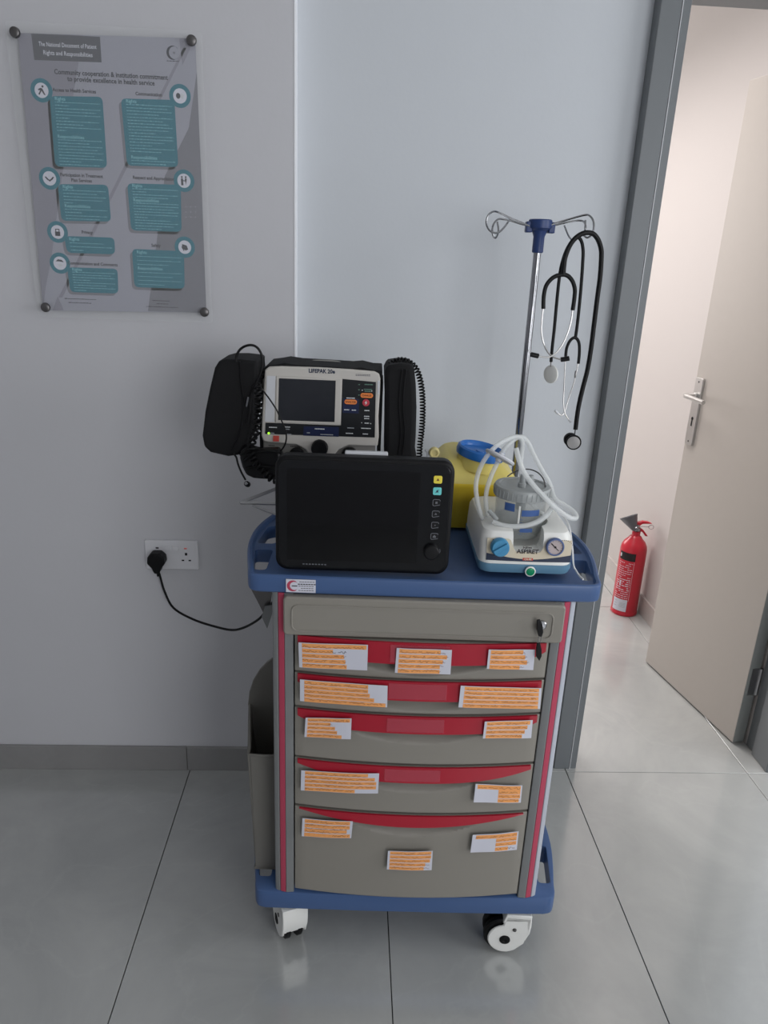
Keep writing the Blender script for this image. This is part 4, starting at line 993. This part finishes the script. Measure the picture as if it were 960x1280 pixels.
# printed blue label and scale on the jar
bm = bmesh.new()
def jl(t0, t1, z0, z1, mi=0, r=.0519, n=8):
    for k in range(n):
        a0, a1 = R(t0+(t1-t0)*k/n), R(t0+(t1-t0)*(k+1)/n)
        bm.faces.new([bm.verts.new((r*cos(a), r*sin(a), z)) for a, z in ((a0, z0), (a1, z0), (a1, z1), (a0, z1))]).material_index = mi
jl(222, 246, .085, .101); jl(262, 304, .0775, .090); jl(255, 259, .060, .098, 1)
for k in range(6): jl(259, 266, .040+.006*k, .0408+.006*k, 0, n=2)
jl(262, 290, .044, .052)
obj('jar_print', bm, ['jar_blue', 'white_plastic'], asx, loc=ap(JU, JV, JZ))
obj('float_valve', LA([(.008, .075), (.010, .078), (.010, .108), (.006, .112)], 20), 'lid_grey', asx, loc=ap(JU, JV, JZ))
# tubing: (pixel x, pixel y, depth behind the cart front)
def tb(name, pts, r_, m_='tube', **k):
    bm = bmesh.new(); tube(bm, [Vector(cart_v(a, b, v))-Vector(AO) for a, b, v in pts], r_, n=12, **k); return obj(name, bm, m_, asx)
tb('suction_tube', [(606, 655, .12), (600, 640, .105), (596, 622, .10), (595, 605, .10), (599, 588, .10), (608, 571, .10), (622, 556, .11), (637, 548, .12), (648, 546, .13), (653, 553, .135), (652, 568, .14), (651, 588, .135), (652, 600, .135)], .0046)
tb('suction_tube', [(612, 652, .13), (608, 635, .115), (608, 615, .112), (614, 595, .115), (622, 578, .12), (630, 562, .125), (642, 550, .13), (652, 546, .135), (660, 553, .14), (667, 568, .145), (676, 585, .15), (686, 602, .15), (690, 615, .16), (690, 632, .17)], .0046)
tb('suction_tube', [(645, 560, .085), (649, 575, .08), (656, 592, .075), (668, 608, .07), (682, 623, .068), (698, 638, .068), (712, 647, .072), (720, 647, .08), (717, 640, .09), (706, 632, .10), (694, 624, .11), (689, 612, .13)], .0052)
tb('suction_tube', [(616, 652, .075), (628, 656.5, .068), (642, 658, .065), (657, 657, .065), (672, 652, .068), (684, 643, .074), (691, 632, .085)], .0052)
tb('suction_tube', [(690, 632, .10), (684, 645, .10), (676, 640, .09), (662, 628, .082), (650, 620, .080)], .0038)
# hydrophobic filter disc on the tube
fc = Vector(cart_v(625, 571.5, .095))-Vector(AO); ax = (Vector(cart_v(640, 580, .09))-Vector(cart_v(610, 563, .09))).normalized(); nrm = ax.cross(Vector((.05, 1, -.30))).normalized()
q_ = nrm.to_track_quat('Z', 'Y').to_euler()
obj('filter_disc', LA([(.006, -.009), (.006, -.004), (.030, -.003), (.032, 0), (.030, .003), (.006, .004), (.006, .009)], 32), 'white_dim', asx, loc=fc, rot=q_)
# mains lead down the right side, coiled end resting on the tray
bm = bmesh.new(); tube(bm, [ap(.292, .20, 1.045), ap(.300, .14, 1.035), ap(.302, .10, 1.0), ap(.300, .07, .975), ap(.304, .06, .966), ap(.306, .04, .9635), ap(.309, .025, .9635)], .0019, n=8); obj('mains_lead', bm, 'wire_white', asx)
obj('tube_connector', T([Vector(cart_v(611, 638, .085))-Vector(AO), Vector(cart_v(618, 646, .078))-Vector(AO), Vector(cart_v(621.5, 650, .075))-Vector(AO)], .0045, n=10, sm=1), 'lid_grey', asx)
bm = bmesh.new(); tube(bm, [Vector(cart_v(600, 652, .10))-Vector(AO), Vector(cart_v(622, 655, .10))-Vector(AO)], .003, n=8, sm=0); bm.free()

# ================================================================== yellow sharps container with a blue tilted lid
YO = (.115, .355, ZD)
yb = empty('sharps_container', W(*YO), YAW, label='yellow plastic sharps container with a round blue lid behind the suction machine', cat='container')
def yp(u, v, z): return Vector((u-YO[0], v-YO[1], z-YO[2]))
def ysec(z, u0, u1, v0, v1, r=.02): return [yp(x, y, z) for x, y in rrect(u0, u1, v0, v1, r, 5)]
loft([ysec(ZD, .040, .200, .30, .43), ysec(ZD+.004, .036, .204, .296, .434), ysec(1.060, .022, .214, .285, .445), ysec(1.064, .018, .218, .281, .449), ysec(1.072, .018, .218, .281, .449)], 'yellow', 'tub', yb, smooth=50)
# slanting cover: low at the front edge, dome towards the lid
def ycov(z, f, tilt):
    P = rrect(.0185+f, .2175-f, .2815+f*.8, .4485-f*.5, .02, 5); return [yp(x, y, z+tilt*((y-.2815)/.167)-.10*max(0, x-.12)*min(1, f*25)) for x, y in P]
loft([ycov(1.0722, 0, 0), ycov(1.080, .001, .004), ycov(1.094, .016, .014), ycov(1.110, .036, .022), ycov(1.114, .045, .022)], 'yellow_pale', 'cover', yb, smooth=50)
lcn = Vector(cart_v(601, 563.5, .335))-Vector(YO)
obj('round_lid', LA([(.047, -.014), (.0545, -.011), (.056, -.003), (.054, .006), (.050, .009), (.046, .006), (.043, -.001), (.012, -.002), (.010, .001), (.003, .001)], 40), 'lid_blue', yb, loc=lcn, rot=(R(3), R(9), 0))
obj('lid_collar', LA([(.050, -.040), (.049, -.012)], 36), 'yellow_pale', yb, loc=lcn+Vector((0, .002, 0)), rot=(R(3), R(9), 0))
hh = Vector(cart_v(543, 566.5, .30))-Vector(YO)
obj('corner_stud', LA([(.012, 0), (.012, .01), (.010, .013), (.007, .013), (.006, .010)], 24), 'beige_clip', yb, loc=hh+Vector((0, .012, 0)), rot=(pi/2, 0, 0))
obj('hook_clip', T([Vector(cart_v(*a))-Vector(YO) for a in ((532, 562, .31), (535, 567, .31), (534, 575, .31), (538, 582, .31))], .003, n=8), 'white_dim', yb)

# ================================================================== IV pole behind the right rear corner
PV = .462; pc_ = cart_v(660, 430, PV); PU = pc_.x
HZ = 1.578
iv = empty('drip_stand', W(PU, PV, .60), YAW, label='chrome drip pole with navy head and two looped wire hooks behind the tray', cat='drip stand')
IO = Vector((PU, PV, .60))
obj('pole', LA([(.0085, 0), (.0085, HZ-.60)], 24), 'chrome', iv)
obj('pole_head', LA([(.0105, HZ-.60-.012), (.0125, HZ-.60-.010), (.0125, HZ-.60+.022), (.017, HZ-.60+.034), (.026, HZ-.60+.040), (.026, HZ-.60+.056), (.024, HZ-.60+.058)], 28), 'pole_navy', iv)
for sx in (-1, 1):
    bm = bmesh.new(); box(bm, sx*.018, sx*.032, -.011, .011, .978+.030, .978+.053); obj('hook_socket', bm, 'pole_navy', iv, bevel=.002)
for z in (.66, .84): 
    bm = bmesh.new(); box(bm, -.014, .014, -.030, .012, z-.60-.012, z-.60+.012); obj('pole_clamp', bm, 'steel', iv, bevel=.002)
def iw(pts, r_=.0021):
    bm = bmesh.new(); tube(bm, [Vector(cart_v(a, b, PV+d))-IO for a, b, d in pts], r_, n=8); return obj('wire_hook', bm, 'chrome', iv)
def c6(x, y, d): return (600+x/6, 250+y/6, d)
iw([c6(*a) for a in ((370, 195, -.01), (300, 165, -.012), (230, 138, -.015), (150, 98, -.02), (105, 86, -.03), (65, 110, -.04), (47, 165, -.045), (62, 215, -.045), (95, 243, -.045), (140, 242, -.035), (180, 205, -.02), (210, 165, -.008), (225, 140, 0))])
iw([c6(*a) for a in ((370, 195, .01), (300, 178, .012), (230, 155, .012), (180, 146, .008), (140, 143, 0), (108, 170, -.01), (92, 215, -.02), (98, 265, -.02), (115, 285, -.015), (130, 262, -.005), (138, 220, .005), (130, 165, .01))])
iw([c6(*a) for a in ((520, 190, -.01), (600, 165, -.012), (700, 135, -.015), (790, 112, -.02), (825, 120, -.03), (850, 160, -.04), (852, 215, -.045), (835, 262, -.045), (805, 282, -.04), (780, 268, -.035))])
iw([c6(*a) for a in ((520, 200, .01), (600, 180, .012), (680, 162, .012), (745, 154, .01), (780, 165, 0), (792, 200, -.02), (788, 230, -.035), (790, 152, -.03))])
iw([c6(*a) for a in ((632, 192, .02), (645, 225, .01), (665, 270, 0), (690, 300, -.015), (720, 302, -.025))], .0018)

# ================================================================== stethoscopes on the right hook
SV = PV-.056
def sc1(x, y, d=0): p = cart_v(590+x/3.767, 240+y/3.767, SV+d); return Vector(p)
def steth(name, label, origin, parts):
    o = empty(name, W(*origin), YAW, label=label, cat='stethoscope', group=None)
    for nm, pts, r_, m_ in parts:
        bm = bmesh.new(); tube(bm, [sc1(*a)-origin for a in pts], r_, n=10); obj(nm, bm, m_, o)
    return o
o1 = sc1(478, 1178)
s1 = steth('stethoscope', 'stethoscope with the longest thick black tube and round black-rimmed chest piece hanging lowest', o1, [
  ('tube', [(430, 392, 0), (433, 350, 0), (440, 305, 0), (462, 250, 0), (492, 213, 0), (530, 193, 0), (568, 196, .003), (592, 222, .005), (607, 265, .005), (609, 310, .005), (603, 400, .005), (590, 500, .005), (575, 620, .005), (560, 740, .005), (543, 840, .004), (520, 930, .002), (500, 1020, 0), (487, 1118, 0)], .0053, 'rubber'),
  ('yoke', [(336, 550, 0), (338, 490, 0), (350, 440, 0), (378, 406, 0), (412, 391, 0), (445, 392, 0), (470, 415, 0), (484, 455, 0), (482, 500, 0), (474, 557, 0)], .0047, 'rubber'),
  ('binaural', [(335, 548, 0), (329, 600, 0), (327, 660, 0), (338, 715, 0), (358, 755, -.005), (385, 778, -.01), (420, 789, -.014)], .0018, 'satin'),
  ('binaural', [(474, 555, 0), (466, 610, 0), (450, 665, -.002), (425, 720, -.006), (395, 758, -.010), (360, 778, -.014), (310, 773, -.018)], .0018, 'satin'),
  ('ear_tip', [(418, 789, -.014), (438, 787, -.015), (458, 783, -.016)], .0054, 'rubber'),
  ('ear_tip', [(312, 773, -.018), (292, 768, -.019), (278, 765, -.02)], .0054, 'rubber')])
bm = LA([(.013, -.008), (.0165, -.006), (.018, 0), (.018, .004), (.0168, .006), (.0152, .006), (.015, .0045)], 32)
cp_ = obj('chest_piece', bm, 'rubber', s1, loc=(0, 0, 0), rot=(pi/2, 0, R(-12)))
obj('diaphragm', LA([(.0149, .0044), (.0146, .0055), (.008, .0062)], 28), 'satin', cp_)
obj('chest_stem', T([sc1(487, 1116)-o1, sc1(483, 1146)-o1], .0016, sm=0), 'chrome', s1)
obj('bell', LA([(.0145, 0), (.016, .005), (.016, .012), (.012, .015)], 24), 'rubber', s1, loc=(-.006, .006, .003), rot=(-pi/2, 0, R(-12)))
SV2 = SV
o2 = sc1(372, 858, .012)
s2 = steth('stethoscope', 'stethoscope with a thinner tube, short black yoke and white oval chest piece', o2, [
  ('tube', [(372, 800, .012), (378, 730, .012), (388, 640, .012), (397, 540, .012), (407, 440, .012), (418, 360, .012), (440, 285, .012), (470, 232, .012), (497, 214, .012), (515, 232, .012), (523, 275, .012), (521, 340, .012), (514, 440, .012), (505, 540, .012), (495, 630, .012), (487, 685, .012)], .0037, 'rubber'),
  ('yoke', [(441, 775, .012), (446, 735, .012), (462, 700, .012), (484, 686, .012), (502, 705, .012), (506, 750, .012), (501, 808, .012)], .0035, 'rubber'),
  ('binaural', [(441, 775, .012), (437, 850, .012), (433, 930, .012), (431, 1000, .010), (440, 1045, .008), (462, 1078, .006)], .0017, 'satin'),
  ('binaural', [(500, 806, .012), (492, 850, .012), (478, 905, .012), (456, 970, .012), (436, 1035, .010), (420, 1052, .008), (400, 1038, .006)], .0017, 'satin'),
  ('ear_tip', [(404, 1042, .006), (396, 1034, .005), (392, 1028, .005)], .0030, 'white_dim'),
  ('ear_tip', [(455, 1070, .007), (463, 1079, .006), (466, 1084, .006)], .0028, 'white_dim'),
  ('tube_clip', [(489, 842, .010), (486, 862, .010), (485, 875, .010)], .0020, 'dark_steel'),
  ('stem', [(372, 795, .012), (370, 822, .010)], .0015, 'dark_steel')])
obj('chest_piece', LA([(.016, -.003), (.0205, -.001), (.0205, .002), (.0185, .0032), (.008, .004)], 32), 'white_plastic', s2, loc=(0, 0, 0), rot=(pi/2, R(0), R(-54)))

# ================================================================== fire extinguisher in the corridor
EX = Vector((1.315, 1.155, 0))
fe = empty('fire_extinguisher', EX, R(0), label='red fire extinguisher with black horn standing on the corridor floor', cat='fire extinguisher'); fe.scale = (1, 1, .885)
r0 = .059
obj('cylinder', LA([(r0-.006, 0), (r0-.001, .003), (r0, .012), (r0, .365), (r0-.003, .385), (r0-.012, .405), (r0-.028, .424), (.026, .434), (.0185, .440), (.0185, .462)], 48), 'fire_red', fe)
obj('foot_ring', LA([(r0+.0006, .001), (r0+.0016, .003), (r0+.0016, .016), (r0+.0006, .018)], 48), 'fire_red', fe)
obj('valve', LA([(.014, .462), (.017, .466), (.017, .482), (.011, .486), (.011, .500)], 20), 'chrome', fe)
def P2(pts, a0, nm, m_, th, bev=.0015):
    bm = bmesh.new(); prism(bm, pts, 'y', -th, th); return obj(nm, bm, m_, fe, bevel=bev, rot=(0, 0, a0))
P2([(-.012, .486), (.010, .486), (.030, .470), (.048, .446), (.052, .440), (.040, .440), (.024, .462), (-.012, .470)], R(-8), 'carry_lever', 'fire_red', .009)
P2([(-.014, .500), (.0, .512), (.020, .520), (.044, .518), (.062, .510), (.040, .508), (.020, .506), (.008, .494), (-.010, .492)], R(-8), 'squeeze_lever', 'fire_red', .009)
bm = bmesh.new(); tube(bm, [(.060+.011*cos(t), -.006, .491+.011*sin(t)) for t in [2*pi*k/18 for k in range(18)]], .0012, n=6, closed=True, sm=0); tube(bm, [(.050, -.006, .491), (.0, -.006, .491)], .0012, n=6, sm=0)
obj('pin_ring', bm, 'chrome', fe, rot=(0, 0, R(-8)))
bm = bmesh.new(); lathe(bm, [(.010, 0), (.012, .004), (.0405, .072), (.0415, .073), (.0415, .076), (.0395, .076), (.010, .010)], 36, cap=False)
hdir = Vector((-.34, .42, .85)).normalized()
obj('discharge_horn', bm, 'horn', fe, loc=(-.014, -.012, .470), rot=hdir.to_track_quat('Z', 'Y').to_euler())
obj('horn_pipe', T([(0, 0, .478), (-.008, -.008, .480), (-.016, -.017, .49)], .0055, n=10), 'chrome', fe)
def cyl_patch(bm, t0, t1, z0, z1, mi, r_, n=10):
    for k in range(n):
        a0, a1 = R(t0+(t1-t0)*k/n), R(t0+(t1-t0)*(k+1)/n)
        bm.faces.new([bm.verts.new((r_*cos(a), r_*sin(a), z)) for a, z in ((a0, z0), (a1, z0), (a1, z1), (a0, z1))]).material_index = mi
bm = bmesh.new(); cyl_patch(bm, 185, 262, .315, .358, 0, r0+.0006); cyl_patch(bm, 187, 196, .328, .346, 1, r0+.0009, 3); obj('black_band', bm, ['ink_dark', 'white_dim'], fe)
bm = bmesh.new(); rr = random.Random(4)
cyl_patch(bm, 259, 260, .09, .312, 0, r0+.0007, 1)
z = .302
while z > .10:
    t = 192
    big = .15 < z < .21 
    while t < 254:
        w_ = rr.uniform(5, 14); 
        if rr.random() < .8: cyl_patch(bm, t, min(t+w_, 255), z-(.004 if big else .0026), z, 0, r0+.0008, 2)
        t += w_+2.5
    z -= .0115
cyl_patch(bm, 206, 222, .165, .205, 1, r0+.0007, 3); cyl_patch(bm, 209, 214, .170, .20, 0, r0+.0010, 2)
tag(obj('instruction_print', bm, ['poster_white', 'fire_red'], fe), kind='stuff')
bm = bmesh.new(); cyl_patch(bm, 188, 256, .028, .096, 0, r0+.0009)
for i in range(5): cyl_patch(bm, 222, 250, .075-.006*i, .0768-.006*i, 1, r0+.0012, 4)
for i in range(3): cyl_patch(bm, 196, 210, .080-.014*i, .083-.014*i, 1, r0+.0012, 3)
obj('service_label', bm, ['paper', 'text_grey'], fe)
